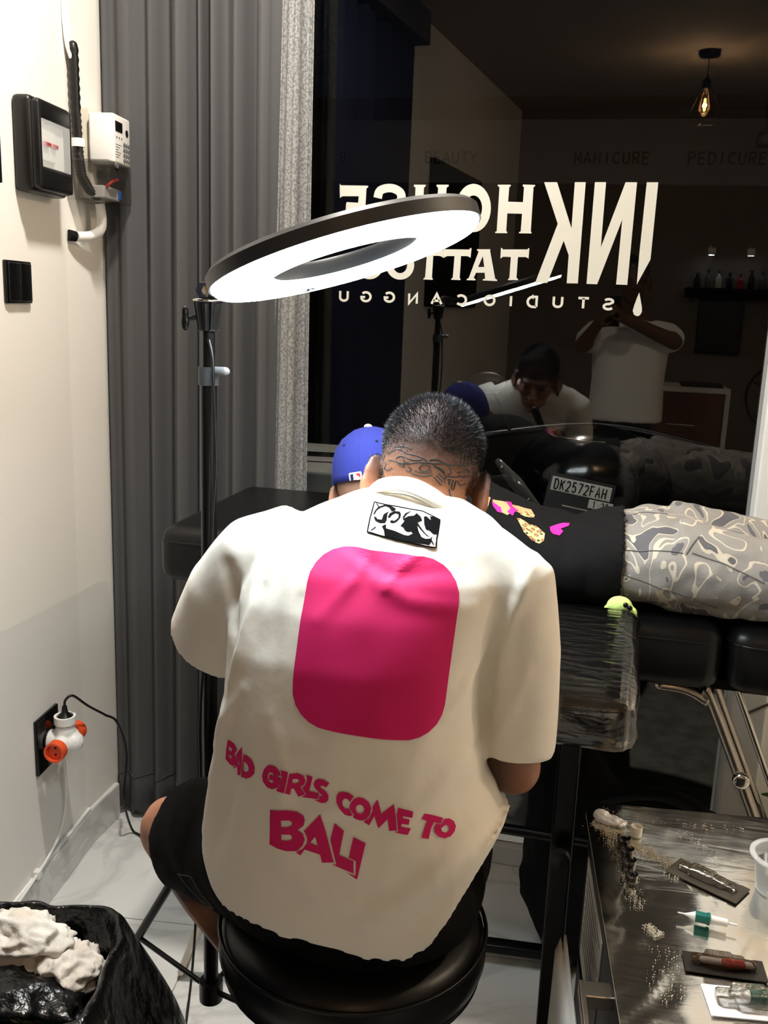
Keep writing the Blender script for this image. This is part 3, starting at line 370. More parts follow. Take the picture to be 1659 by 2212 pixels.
SEAMS=[[(0.0609,1.9406,1.1627),(0.0628,1.8732,1.1587),(0.0616,1.7996,1.1338),(0.0654,1.7928,1.1287)],[(0.0654,1.7928,1.1287),(0.1195,1.7817,1.1356),(0.1736,1.7803,1.1351)],[(0.1736,1.7803,1.1351),(0.1844,1.794,1.1521),(0.198,1.8148,1.1643)],[(0.185,1.7824,1.1374),(0.2339,1.7754,1.1265),(0.2823,1.7653,1.1097),(0.3144,1.7596,1.0973)],[(0.057,1.7749,1.0877),(0.0942,1.7672,1.0811),(0.1414,1.7613,1.0681),(0.1883,1.7639,1.0582),(0.2453,1.7871,1.0322)],[(0.0559,1.7732,1.0809),(0.0661,1.7733,1.0603),(0.0761,1.8086,1.029)],[(0.0628,1.9496,1.1629),(0.0924,1.9758,1.1657),(0.1273,1.9535,1.1714),(0.1485,1.9502,1.172)]]
CPRINT=[('tan_print','tan_print',[(-0.2245,1.8592),(-0.2046,1.882),(-0.2032,1.8294),(-0.2138,1.8129)]),('tan_print','tan_print',[(-0.2002,1.8772),(-0.1736,1.8929),(-0.1514,1.9223),(-0.1249,1.9252),(-0.1174,1.9051),(-0.1402,1.8864),(-0.1559,1.8522),(-0.1651,1.8377),(-0.1765,1.8404),(-0.1956,1.857)]),('pink_print','hot_pink',[(-0.2005,1.8649),(-0.1924,1.8614),(-0.1804,1.856),(-0.1761,1.8373),(-0.1849,1.8335),(-0.1961,1.846)]),('pink_print','hot_pink',[(-0.175,1.8947),(-0.1657,1.9183),(-0.16,1.8842),(-0.1481,1.8895),(-0.1543,1.8392),(-0.1664,1.8482),(-0.1619,1.8656)]),('leopard_print','leopard',[(-0.1466,1.8364),(-0.1322,1.8407),(-0.107,1.8499),(-0.0888,1.8292),(-0.0884,1.8068),(-0.0964,1.7992),(-0.1124,1.7955),(-0.1283,1.8059)]),('leopard_print','leopard',[(-0.1423,1.908),(-0.1316,1.9148),(-0.1153,1.9019),(-0.1158,1.8872),(-0.1315,1.8743),(-0.1426,1.8713)]),('pink_print','hot_pink',[(-0.0825,1.8662),(-0.0658,1.8897),(-0.0446,1.9044),(-0.0455,1.8831),(-0.0608,1.8692),(-0.0547,1.8589),(-0.0606,1.8383),(-0.0729,1.8325),(-0.079,1.841)])]
MLB=(-0.4562,1.235)
CAPF=(-0.4467,1.2314)
# ------------------------------------------------------------------ the room
P0 = V((-1.368, 2.43, 0)); EW = V((-0.118, 0.993, 0)).normalized(); NW = V((0.993, 0.118, 0)).normalized()
def WL(s, z, off=0.0): return P0 + EW * s + NW * off + V((0, 0, z))      # point on the left wall
RW = Matrix((NW, EW, V((0, 0, 1)))).transposed()                        # local x = out of wall, y = along wall, z = up
YB, YF, XR, ZC = -2.62, 2.5, 2.3, 3.0
def wx(y): return P0.x + (2.43 - y) * 0.1188
kink = (wx(2.22), 2.22); farl = (kink[0] - 0.008, YF)
room = [(wx(YB), YB), (XR, YB), (XR, YF), farl, kink]
# floor: grout bed and tiles
b = B(); b.box((0.4, -0.06, -0.03), (4.2, 5.5, 0.05)); fl = b.obj('floor', 'grout'); tag(fl, 'pale marble-look tiled floor of the studio', kind='structure')
def clip(poly, a, c):
    out = []; nx, ny = -(c[1] - a[1]), c[0] - a[0]
    sd = lambda p: (p[0] - a[0]) * nx + (p[1] - a[1]) * ny
    for i in range(len(poly)):
        p, q = poly[i], poly[(i + 1) % len(poly)]; sp, sq = sd(p), sd(q)
        if sp >= 0: out.append(p)
        if sp * sq < 0: t = sp / (sp - sq); out.append((p[0] + (q[0] - p[0]) * t, p[1] + (q[1] - p[1]) * t))
    return out
T0 = V((-0.88, 1.985, 0)); ts = 0.6; g = 0.002
full_tile = None
for i in range(-2, 7):
    for j in range(-9, 3):
        cs = [T0 + NW * (i * ts + a) + EW * (j * ts + c) for a, c in ((g, g), (ts - g, g), (ts - g, ts - g), (g, ts - g))]
        poly = [(c.x, c.y) for c in cs]; orig = list(poly)
        for k in range(len(room)): poly = clip(poly, room[k], room[(k + 1) % len(room)]) if poly else poly
        if len(poly) < 3: continue
        area = abs(sum(poly[k][0] * poly[(k + 1) % len(poly)][1] - poly[(k + 1) % len(poly)][0] * poly[k][1] for k in range(len(poly)))) / 2
        if area < 0.004: continue
        if abs(area - (ts - 2 * g) ** 2) < 1e-5:
            if full_tile is None:
                bb = B(); prism(bb, [[(0, 0), (ts - 2 * g, 0), (ts - 2 * g, ts - 2 * g), (0, ts - 2 * g)]], lambda x, y: NW * x + EW * y + V((0, 0, -0.006)), (0, 0, 1), 0.006)
                full_tile = mesh('tile', bb.v, bb.f, 'tile')
            o = link('tile', full_tile, fl); o.location = cs[0]
        else:
            bb = B(); prism(bb, [poly], lambda x, y: V((x, y, -0.006)), (0, 0, 1), 0.006); bb.obj('tile', 'tile', fl)
def wall(name, a, c, th, z0, z1, mat, label):
    a, c = V((*a, 0)), V((*c, 0)); d = (c - a).normalized(); n_ = V((d.y, -d.x, 0)); bb = B()
    q = [a, c, c + n_ * th, a + n_ * th]; bb.add([p + V((0, 0, z0)) for p in q] + [p + V((0, 0, z1)) for p in q], [(0, 3, 2, 1), (4, 5, 6, 7), (0, 1, 5, 4), (1, 2, 6, 5), (2, 3, 7, 6), (3, 0, 4, 7)])
    return tag(bb.obj(name, mat), label, kind='structure')
bb = B(); prism(bb, [[(kink[0], kink[1]), (wx(YB), YB), (wx(YB) - 0.12, YB), (farl[0] - 0.12, YF), farl]], lambda x, y: V((x, y, -0.05)), (0, 0, 1), ZC + 0.05)
tag(bb.obj('wall_left', 'wall_white'), 'white plaster wall carrying the switch, socket and meter', kind='structure')
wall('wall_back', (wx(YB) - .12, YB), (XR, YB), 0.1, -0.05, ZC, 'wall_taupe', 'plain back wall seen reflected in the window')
wall('wall_right', (XR, YB), (XR, YF + .1), 0.1, -0.05, ZC, 'wall_white', 'white side wall off to the right')
wall('wall_front', (XR, YF), (0.47, YF), 0.1, -0.05, ZC, 'wall_white', 'white wall to the right of the shop window')
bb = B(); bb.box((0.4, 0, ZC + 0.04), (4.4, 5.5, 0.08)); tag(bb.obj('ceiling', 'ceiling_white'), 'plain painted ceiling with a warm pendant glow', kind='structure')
# baseboard on the left wall
bb = B(); bb.add([WL(s, z, o_) for s in (-4.9, -0.2) for z, o_ in ((0, 0), (0, 0.012), (0.108, 0.012), (0.112, 0.009), (0.112, 0))], [(0, 1, 6, 5), (1, 2, 7, 6), (2, 3, 8, 7), (3, 4, 9, 8), (0, 4, 3, 2, 1), (5, 6, 7, 8, 9)])
bb.add([V((x, y, z)) for y in (kink[1] - .01, 2.40) for z, x in ((0, kink[0] - .01), (0, kink[0] + .008), (.108, kink[0] + .008), (.112, kink[0] + .005), (.112, kink[0] - .01))], [(0, 1, 6, 5), (1, 2, 7, 6), (2, 3, 8, 7), (3, 4, 9, 8), (0, 4, 3, 2, 1), (5, 6, 7, 8, 9)])
tag(bb.obj('baseboard_left', 'tile'), 'pale tiled skirting along the foot of the white wall', kind='structure')
bb = B(); bb.limb([WL(-4.0, 0.117, 0.006), WL(-0.2, 0.117, 0.006)], 0.005, 8); bb.obj('trim_bead', 'white_paint', bpy.data.objects['baseboard_left'])
# shop window
win = thing('window_1', (-0.46, YF, 0), 'large dark shop window with white frame and mirrored lettering', None, kind='structure')
XL, XG = -1.32, 0.385
bb = B(); bb.box((XL - .03, YF + .02, 1.47), (.06, .09, 2.94), bev=.004); bb.obj('frame_post', 'black_plastic', win)
bb = B(); bb.box((XG + .045, YF - .005, 1.47), (.09, .13, 2.94), bev=.006); bb.obj('frame_post', 'white_paint', win, label='white window post')
bb = B(); bb.box(((XL + XG) / 2, YF + .02, 2.95), (XG - XL, .09, .09), bev=.004); bb.obj('frame_head', 'white_paint', win)
bb = B(); bb.box(((XL + XG) / 2, YF + .02, .03), (XG - XL, .09, .06), bev=.004); bb.obj('frame_sill', 'white_paint', win)
bb = B(); bb.box(((XL + XG) / 2, YF + .0, 1.48), (XG - XL, .006, 2.85)); bb.obj('glass_pane', 'window_glass', win, label='dark reflecting glass')
# vinyl lettering on the inside of the glass (reads from the street)
inv = lambda x, z: V((x, YF - .0045, z))
sign = thing('window_lettering', (-0.3, YF - .0045, 1.56), 'off-white vinyl lettering reading INK HOUSE TATTOO STUDIO CANGGU, mirrored, on the glass', 'lettering')
for k, cs in GLASS.items(): bb = B(); prism(bb, cs, inv, (0, -1, 0), .0006); bb.obj(k.split('.')[0], 'vinyl_white', sign)
for ch, x, z in SMALL:
    bb = B(); w = .012 if ch == 'I' else .026
    glyph(bb, ch, lambda a, c: V((x + .013 - a, YF - .0045, z - .0125 + c)), .026, .025, .0062, .0006); bb.obj('letter_' + ch.lower(), 'vinyl_white', sign)

# grey curtain
def fold_profile(u):
    w = sin(u * 2 * pi * 8.2 + 1.5 * sin(u * 11) + 0.8 * sin(u * 23)); w = (1 if w > 0 else -1) * abs(w) ** 0.75
    a = .35 + .65 * min(1, max(0, (u - .12) / .15))
    return (-0.030 * w + 0.012 * sin(u * 2 * pi * 3.7 + 1.2)) * a
def curtain(name, x0, x1, y, z0, z1, mat, parent, nu=260, nz=26, hemf=False, prof=fold_profile, axis=None, sway=0.0, lean=(0, 0)):
    vs, fs = [], []
    for j in range(nz + 1):
        t = j / nz; z = z0 + (z1 - z0) * t
        for i in range(nu + 1):
            u = i / nu; gather = 1 - 0.0 * t
            d = prof(u + 0.006 * sin(3 * t + 5 * u)) * (1.15 - 0.45 * t)
            x = x0 + (x1 - x0) * u + lean[0] * (1 - u) * (1 - t) + lean[1] * u * (1 - t) + 0.35 * d * cos(u * 40) * 0.4 + sway * sin(2.2 * t + 3 * u) * u
            zz = z + (0.012 * sin(u * 60) if j == 0 else 0)
            vs.append((x, y + d, zz) if axis is None else axis(x, d, zz))
    for j in range(nz):
        for i in range(nu): a = j * (nu + 1) + i; fs.append((a, a + 1, a + nu + 2, a + nu + 1))
    o = link(name, mesh(name, vs, fs, mat, True), parent); md = o.modifiers.new('thick', 'SOLIDIFY'); md.thickness = 0.002
    return o
ct = thing('window_curtain', (-1.08, 2.40, 0.0), 'grey floor-length curtain drawn aside at the left of the window', 'curtain')
cc = curtain('curtain_cloth', -1.335, -0.82, 2.415, 0.02, 2.92, 'curtain_grey', ct, nz=30, lean=(-0.01, -0.02), sway=.01)
vv = [v.co for v in cc.data.vertices]; a = [vv[261 + i] * .0 + vv[2 * 261 + i].lerp(vv[261 + i], .0) + V((0, -.0022, -.07)) for i in range(0, 261)]
bb = B(); bb.limb([p + V((0, 0, 0)) for p in a], .0012, 6); bb.obj('hem_stitch', 'curtain_grey', ct, True)
curtain('lining_edge', -0.838, -0.748, 2.41, 0.03, 2.92, 'curtain_lining', ct, nu=60, prof=lambda u: .016 * sin(u * 9 + 1.0) + .007 * sin(u * 23), lean=(-.05, -.005), sway=.012)
bb = B(); bb.limb([(-1.33, 2.40, 2.94), (XG, 2.40, 2.94)], .012, 10); bb.obj('curtain_rail', 'white_paint', ct)

# ------------------------------------------------------------------ fittings on the left wall
def wbox(bb, s0, s1, z0, z1, o0, o1, bev=.0): return bb.box(WL((s0 + s1) / 2, (z0 + z1) / 2, (o0 + o1) / 2), (abs(o1 - o0), abs(s1 - s0), abs(z1 - z0)), RW, bev)
br = thing('breaker_box', WL(-.375, 1.78, 0), 'black breaker box with clear window and two red-lever breakers', 'breaker box')
bb = B(); wbox(bb, -.465, -.285, 1.782, 1.985, 0.0, .045, .012); bb.obj('housing', 'black_plastic', br, True, sharp=35)
bb = B(); wbox(bb, -.455, -.295, 1.935, 1.98, .04, .062, .012); wbox(bb, -.455, -.295, 1.787, 1.84, .04, .062, .012); wbox(bb, -.46, -.445, 1.79, 1.975, .04, .062, .006); wbox(bb, -.305, -.292, 1.79, 1.975, .04, .062, .006); bb.obj('front_cover', 'black_plastic', br, True, sharp=35)
bb = B(); wbox(bb, -.445, -.305, 1.838, 1.937, .043, .046); bb.obj('inner_panel', 'white_plastic', br)
for k in range(2):
    bb = B(); wbox(bb, -.432 + k * .036, -.400 + k * .036, 1.852, 1.918, .046, .054, .002); q = bb.obj('breaker', 'white_plastic', br)
    bb = B(); wbox(bb, -.430 + k * .036, -.402 + k * .036, 1.882, 1.892, .052, .062, .002); bb.obj('lever', 'red_plastic', q, label='red breaker lever')
bb = B(); wbox(bb, -.446, -.304, 1.836, 1.938, .060, .062, .001); bb.obj('clear_door', 'clear_plastic', br)
cd = thing('corrugated_conduit', WL(-.17, 1.82, 0), 'black corrugated conduit running down between breaker box and meter', 'conduit')
pts = [WL(-.180, 2.15, .022), WL(-.176, 2.0, .022), WL(-.172, 1.90, .024), WL(-.172, 1.85, .03), WL(-.165, 1.82, .045), WL(-.15, 1.805, .06)]
path = []
for i in range(len(pts) - 1):
    for k in range(14): path.append(pts[i].lerp(pts[i + 1], k / 14))
bb = B(); bb.limb(path, [.0135 if i % 2 else .0112 for i in range(len(path))], 14); bb.obj('ribbed_tube', 'black_plastic', cd, True)
bb = B(); bb.limb([WL(-.172, 1.938, .024), WL(-.172, 1.918, .024)], .0165, 16, flat=True); wbox(bb, -.165, -.135, 1.921, 1.932, .012, .02, .003); bb.obj('saddle_clip', 'white_plastic', cd, True, label='white plastic clip', sharp=35)
cb = thing('cable_bundle', WL(-.182, 2.14, 0), 'bundle of white painted cables climbing the wall above the black conduit', 'cable')
for k, (a, r_) in enumerate(((-.011, .0055), (0, .0065), (.011, .0055))):
    bb = B(); bb.limb([WL(-.181 + a * .6, 2.12, .02), WL(-.182 + a, 2.2, .008), WL(-.184 + a, 2.5, .006), WL(-.184 + a, 2.99, .006)], r_, 8, smooth=5); bb.obj('cable', 'white_plastic', cb, True)
mt_ = thing('electricity_meter', WL(-.11, 1.79, 0), 'white prepaid electricity meter with keypad and wired terminal box', 'meter')
bb = B(); wbox(bb, -.14, .0, 1.80, 2.02, 0, .045, .006); bb.obj('backing_plate', 'ivory_plastic', mt_, True, sharp=35)
bb = B(); wbox(bb, -.158, -.05, 1.885, 2.003, .045, .112, .006); body = bb.obj('meter_body', 'white_plastic', mt_, True, sharp=35)
bb = B(); wbox(bb, -.150, -.105, 1.962, 1.986, .111, .1135, .001); bb.obj('screen', 'black_gloss', body)
for k in range(3): bb = B(); bb.lathe(WL(-.142 + k * .016, 1.948, .112), [(.0022, 0), (.0022, .001)], 10, NW); bb.obj('indicator', 'black_plastic', body)
bb = B(); bb.lathe(WL(-.074, 1.966, .112), [(.009, 0), (.009, .001), (.006, .0015)], 18, NW); bb.obj('optical_port', 'black_plastic', body)
for r_ in range(4):
    for c in range(3): bb = B(); bb.lathe(WL(-.096 + c * .015, 1.936 - r_ * .0125, .112), [(.0052, 0), (.0052, .002), (.004, .003)], 14, NW); bb.obj('key', 'grey_plastic', body)
for k in range(6): bb = B(); wbox(bb, -.150, -.115 - (k % 3) * .008, 1.930 - k * .006, 1.9315 - k * .006, .112, .1124); bb.obj('printed_line', 'grey_plastic', body)
bb = B(); wbox(bb, -.198, -.046, 1.79, 1.888, .0, .112, .004); bb.obj('terminal_cover', 'smoke_plastic', mt_, label='clear smoky terminal cover')
bb = B(); wbox(bb, -.165, -.06, 1.80, 1.83, .03, .085, .003); tb = bb.obj('terminal_block', 'white_plastic', mt_)
bb = B(); wbox(bb, -.075, -.06, 1.805, 1.826, .08, .09, .001); bb.obj('blue_tab', 'blue_plastic', tb, label='blue tab')
bb = B(); bb.limb([WL(-.15, 1.822, .08), WL(-.145, 1.838, .095), WL(-.12, 1.848, .10), WL(-.10, 1.852, .095), WL(-.11, 1.87, .09)], .0042, 8, smooth=5); bb.obj('wire', 'red_plastic', mt_, True, label='red wire')
bb = B(); wbox(bb, -.12, -.05, 1.85, 1.872, .05, .10, .003); bb.obj('terminal_clamp', 'black_plastic', mt_)
bb = B(); bb.lathe(WL(-.150, 1.880, .112), [(.008, 0), (.008, .004)], 14, NW); bb.obj('screw', 'grey_plastic', mt_)
el = thing('conduit_elbow', WL(-.12, 1.69, 0), 'white painted pipe elbow curving out of the wall below the meter', 'pipe')
bb = B(); bb.limb([WL(-.11, 1.79, .05), WL(-.105, 1.75, .052), WL(-.115, 1.722, .05), WL(-.15, 1.706, .035), WL(-.19, 1.702, .018)], .0125, 14, smooth=6, flat=True); bb.obj('elbow_pipe', 'white_paint', el, True, sharp=40)
bb = B(); bb.limb([WL(-.19, 1.702, .018), WL(-.205, 1.704, .006)], [.0128, .014], 14, flat=True); bb.obj('dark_collar', 'black_matte', el, True, label='dark unpainted end', sharp=40)
sw = thing('light_switch', WL(-.475, 1.535, 0), 'glossy black double rocker light switch on the white wall', 'switch')
bb = B(); wbox(bb, -.535, -.415, 1.536, 1.63, 0, .008, .003); bb.obj('plate', 'black_gloss', sw, True, sharp=35)
for k in range(2): bb = B(); wbox(bb, -.528 + k * .0535, -.476 + k * .0535, 1.541, 1.625, .007, .012, .002); bb.obj('rocker', 'black_gloss', sw, True, sharp=35)
pn = thing('black_wall_frame', WL(-.72, 1.79, 0), 'black framed panel at the far left edge of the wall', 'frame')
bb = B(); wbox(bb, -.95, -.552, 1.787, 2.02, 0, .02, .003); bb.obj('panel', 'black_plastic', pn)
# socket, adapter, cords
so = thing('wall_socket', WL(-.44, .37, 0), 'black square wall socket plate half hidden by a white adapter', 'socket')
bb = B(); wbox(bb, -.495, -.375, .372, .52, 0, .01, .003); bb.obj('plate', 'black_gloss', so, True, sharp=35)
bb = B(); bb.lathe(WL(-.435, .446, .01), [(.03, 0), (.03, .004), (.024, .004)], 24, NW); bb.obj('socket_rim', 'black_plastic', so)
ad = thing('socket_adapter', WL(-.435, .40, .014), 'white three-way plug adapter with orange outlets', 'adapter')
c0 = WL(-.435, .446, .055)
bb = B(); bb.limb([WL(-.435, .446, .014), WL(-.435, .446, .075)], .027, 20); bb.limb([c0, c0 - EW * .028], .024, 20); bb.limb([c0, c0 + EW * .028], .024, 20); bb.limb([c0, c0 + V((0, 0, .03))], .026, 20)
me = bb.fuse(.003, 3); setmat(me, 'white_plastic'); link('adapter_body', me, ad)
for d, mat in ((-EW, 'orange_plastic'), (EW, 'orange_plastic')):
    bb = B(); bb.lathe(c0 + d * .046, [(.02, 0), (.026, 0), (.026, .024), (.021, .024), (.021, .012), (.0, .012)], 24, d); q = bb.obj('outlet', mat, ad, label='orange outlet')
    for s_ in (-1, 1): bb = B(); bb.lathe(c0 + d * .0582 + V((0, 0, s_ * .009)), [(.0028, 0), (.0028, .0008)], 10, d); bb.obj('pin_hole', 'black_matte', q)
bb = B(); bb.lathe(c0 + V((0, 0, .05)), [(.02, 0), (.027, 0), (.027, .02), (.021, .02), (.021, .012), (0, .012)], 24); bb.obj('outlet', 'white_plastic', ad)
pc = thing('black_power_cord', WL(-.42, .0, .03), 'black power cord looping from the adapter down to the floor', 'cord')
bb = B(); bb.lathe(c0 + V((0, 0, .062)), [(.019, 0), (.019, .006), (.008, .018), (.006, .034), (.0, .035)], 18); bb.obj('plug', 'black_plastic', pc, True, sharp=40)
pp = c0 + V((0, 0, .095))
bb = B(); bb.limb([pp, pp + V((.004, .0, .018)), pp + V((.018, .012, .026)), pp + V((.03, .06, -.02)), pp + V((.02, .16, -.09)), pp + V((0, .26, -.16)), pp + V((-.0, .31, -.28)), V((-1.25, 2.27, .15)), V((-1.255, 2.32, .02)), V((-1.22, 2.31, .006)), V((-1.15, 2.26, .006)), V((-1.02, 2.24, .006)), V((-.85, 2.12, .006)), V((-.75, 1.85, .006))], .0034, 8, smooth=8); bb.obj('cord', 'black_plastic', pc, True)
wc = thing('white_cable', WL(-.5, .12, .015), 'white cable dropping from the adapter and clipped along the skirting', 'cable')
bb = B(); bb.limb([WL(-.42, .42, .03), WL(-.40, .38, .03), WL(-.37, .30, .02), WL(-.36, .22, .012), WL(-.40, .16, .012), WL(-.48, .135, .014), WL(-.54, .132, .018), WL(-.62, .125, .02), WL(-.72, .122, .02), WL(-1.2, .12, .02)], .0038, 8, smooth=6); bb.obj('cable', 'white_plastic', wc, True)
bb = B(); wbox(bb, -.55, -.53, .118, .142, .008, .026, .004); bb.obj('cable_clip', 'white_plastic', wc)
# dark curtain and black board further back on the left wall (seen mirrored in the glass)
dc = thing('doorway_curtain', WL(-1.7, .0, .05), 'dark navy curtain beside the white wall, seen only mirrored in the window', 'curtain')
curtain('curtain_cloth', -2.35, -1.15, 0, .03, 2.82, 'navy_curtain', dc, nu=140, nz=10, axis=lambda x, d, z: WL(x, z, .055 + d), lean=(.0, -.18))
bb = B(); wbox(bb, -2.4, -1.1, 2.80, 2.95, .0, .12, .004); bb.obj('pelmet', 'night_wall', dc)
bk = thing('black_board', WL(-3.1, 1.3, .0), 'tall black board on the side wall, seen only mirrored in the window', 'board')
bb = B(); wbox(bb, -3.9, -2.85, 1.55, 2.35, 0, .03, .004); bb.obj('board', 'black_matte', bk)
# ------------------------------------------------------------------ ring lamp
lamp = thing('ring_lamp', (-.623, 1.44, 0), 'white-lit black ring light on a tall black tripod pole', 'lamp')
rc = V((-.372, 1.34, 1.628)); rn = V((-.33, .038, 1)).normalized()      # rn points up, the light shines down and to the right
ra = V((1, -.22, 0)); ra = (ra - rn * ra.dot(rn)).normalized(); rb = rn.cross(ra).normalized()
def annulus(bb, prof, seg=96):
    rings = []
    for k in range(seg):
        a = 2 * pi * k / seg; d = ra * cos(a) + rb * sin(a); rings.append([rc + d * r_ + rn * h for r_, h in prof])
    m_ = len(prof); vs = [p for r_ in rings for p in r_]; fs = []
    for i in range(seg):
        for k in range(m_): fs.append((i * m_ + k, i * m_ + (k + 1) % m_, ((i + 1) % seg) * m_ + (k + 1) % m_, ((i + 1) % seg) * m_ + k))
    return bb.add(vs, fs)
M('ring_diffuser', (255, 255, 255), 0.5, emit=(238, 250, 255), es=RING_STRENGTH)
bb = annulus(B(), [(.198, .0), (.198, .018), (.192, .024), (.11, .024), (.105, .018), (.105, .0), (.1075, .0), (.1075, .002), (.195, .002), (.195, .0)]); bb.obj('ring_housing', 'dark_grey_metal', lamp, True, sharp=40)
bb = annulus(B(), [(.195, -.001), (.189, -.008), (.115, -.008), (.1075, -.001), (.1075, .0015), (.195, .0015)]); bb.obj('ring_diffuser', 'ring_diffuser', lamp, True, label='glowing white ring diffuser')
for q, s_ in ((-.115, .6), (-.105, .85)):
    bb = B(); bb.box(rc + ra * q + rb * .075 + rn * (-.004), (.012, .016, .02), bev=.003); bb.obj('phone_mount_stub', 'grey_plastic', lamp)
for q in (.02, .06):
    bb = B(); bb.limb([rc + ra * q - rb * .106 + rn * .004, rc + ra * q - rb * .086 + rn * .008, rc + ra * q - rb * .086 + rn * .022], .0018, 6); bb.obj('wire_hook', 'chrome', lamp)
px, py = -.623, 1.44
hl = rc - ra * .198 + rn * .014
bb = B(); bb.limb([hl + ra * .004, V((px + .012, py, 1.585)), V((px + .004, py, 1.578))], [.014, .016, .017], 12); bb.obj('hinge_arm', 'black_plastic', lamp, True)
bb = B(); bb.box((px + .004, py, 1.572), (.036, .03, .036), bev=.008); bb.obj('hinge_block', 'black_plastic', lamp, True, sharp=40)
bb = B(); bb.lathe((px, py - .014, 1.577), [(.013, 0), (.013, .006), (.0075, .007), (.0075, .012), (.0, .0125)], 6, (0, -1, 0)); bb.obj('bolt', 'chrome', lamp, label='hexagonal bolt')
seg = 40; rings = []
for r_, z in ((.0, 1.514), (.0165, 1.514), (.0165, 1.517), (.0225, 1.557), (.0235, 1.5605), (.0, 1.5605)):
    rings.append([V((px + max(r_, 1e-4) * (1 - (.13 if k % 4 in (0, 1) and 1.5165 < z < 1.558 else 0)) * cos(2 * pi * k / seg), py + max(r_, 1e-4) * (1 - (.13 if k % 4 in (0, 1) and 1.5165 < z < 1.558 else 0)) * sin(2 * pi * k / seg), z)) for k in range(seg)])
bb = B(); bb.loft(rings); bb.obj('fluted_grip', 'black_plastic', lamp)
bb = B(); bb.lathe((px, py, 1.56), [(.024, 0), (.0245, .002), (.024, .004)], 24); bb.obj('grip_rim', 'chrome', lamp, True)
bb = B(); bb.limb([(px - .018, py - .004, 1.535), (px - .03, py - .008, 1.533)], .004, 8); bb.ell((px - .036, py - .009, 1.527), (.007, .005, .014)); bb.ell((px - .036, py - .009, 1.541), (.006, .005, .011)); bb.obj('wing_knob', 'black_plastic', lamp, True)
bb = B(); bb.limb([(px, py, 1.516), (px, py, 1.44)], .0105, 16, flat=True); bb.obj('upper_pole', 'black_metal', lamp, True, sharp=40)
bb = B(); bb.limb([(px, py, 1.457), (px, py, 1.428)], .0168, 18, flat=True); bb.obj('clamp_collar', 'dark_grey_metal', lamp, True, sharp=40)
bb = B(); bb.limb([(px + .014, py - .006, 1.452), (px + .034, py - .012, 1.452)], [.0065, .0072], 12); bb.obj('clamp_lever', 'grey_plastic', lamp, True)
bb = B(); bb.limb([(px, py, 1.43), (px, py, .28)], .0132, 16, flat=True); bb.obj('lower_pole', 'black_metal', lamp, True, sharp=40)
for z in (.60, .28): bb = B(); bb.limb([(px, py, z + .04), (px, py, z)], .022, 18, flat=True); bb.obj('leg_hub', 'black_plastic', lamp, True, sharp=40)
for dx, dy in ((-.36, .16), (.05, .40), (.30, -.10)):
    bb = B(); bb.limb([(px + dx * .06, py + dy * .06, .615), (px + dx, py + dy, .015)], (.007, .009), 10); lg = bb.obj('leg', 'black_metal', lamp, True)
    bb = B(); bb.limb([(px + dx * .05, py + dy * .05, .30), (px + dx * .52, py + dy * .52, .31)], .005, 8); bb.obj('strut', 'black_metal', lg, True)
    bb = B(); bb.ell((px + dx, py + dy, .014), (.014, .014, .0135)); bb.obj('rubber_foot', 'rubber', lg, True)
bb = B(); bb.limb([(px + .006, py - .012, 1.50), (px + .014, py - .016, 1.47), (px + .017, py - .02, 1.42), (px + .02, py - .018, 1.30), (px + .014, py - .018, 1.2), (px + .012, py - .02, 1.05), (px - .002, py - .02, .96), (px - .012, py - .016, .84), (px - .012, py - .015, .66), (px - .06, py + .05, .3), (px - .12, py + .12, .01), (-.80, 1.72, .006)], .0028, 8, smooth=6); bb.obj('power_lead', 'black_plastic', lamp, True)

# ------------------------------------------------------------------ stool
st = thing('stool', (-.30, 1.225, 0), 'round black leather stool under the tattooist', 'stool')
sc = V((-.30, 1.225, 0))
bb = B(); bb.lathe(sc + V((0, 0, .59)), [(.0, 0), (.172, 0), (.192, .012), (.2, .036), (.2, .05), (.195, .07), (.178, .086), (.12, .09), (.0, .086)], 64); bb.obj('seat_cushion', 'black_leather', st, True)
for r_, z in ((.1985, .664), (.1905, .600)):
    bb = B(); bb.limb([sc + V((r_ * cos(2 * pi * k / 64), r_ * sin(2 * pi * k / 64), z)) for k in range(65)], .0032, 8, cap=False); bb.obj('piping', 'black_leather', st, True)
bb = B(); bb.lathe(sc + V((0, 0, .2)), [(.0, 0), (.026, 0), (.026, .2), (.017, .2), (.017, .36), (.06, .37), (.06, .39), (.0, .39)], 24); bb.obj('gas_lift', 'black_metal', st, True, sharp=40)
bb = B(); bb.limb([sc + V((.2 * cos(2 * pi * k / 40), .2 * sin(2 * pi * k / 40), .3)) for k in range(41)], .009, 8, cap=False)
for k in range(3): bb.limb([sc + V((0, 0, .3)), sc + V((.2 * cos(2.1 * k + .3), .2 * sin(2.1 * k + .3), .3))], .007, 8)
bb.obj('foot_ring', 'chrome', st, True)
for k in range(5):
    a = 2 * pi * k / 5 + .35; d = V((cos(a), sin(a), 0))
    bb = B(); bb.limb([sc + d * .02 + V((0, 0, .16)), sc + d * .27 + V((0, 0, .085))], [(.024, .02), (.014, .012)], 10); lg = bb.obj('base_leg', 'black_plastic', st, True)
    bb = B(); bb.lathe(sc + d * .275 + V((0, 0, .03)) - V((-d.y, d.x, 0)) * .018, [(.0, 0), (.026, 0), (.03, .006), (.03, .03), (.026, .036), (0, .036)], 18, (-d.y, d.x, 0)); bb.limb([sc + d * .27 + V((0, 0, .085)), sc + d * .275 + V((0, 0, .05))], .009, 8); bb.obj('caster', 'rubber', lg, True, sharp=40)
bb = B(); bb.limb([sc + V((.03, -.03, .575)), sc + V((-.09, -.13, .56)), sc + V((-.12, -.165, .545))], [.006, .006, .012], 8); bb.obj('height_lever', 'black_plastic', st, True)

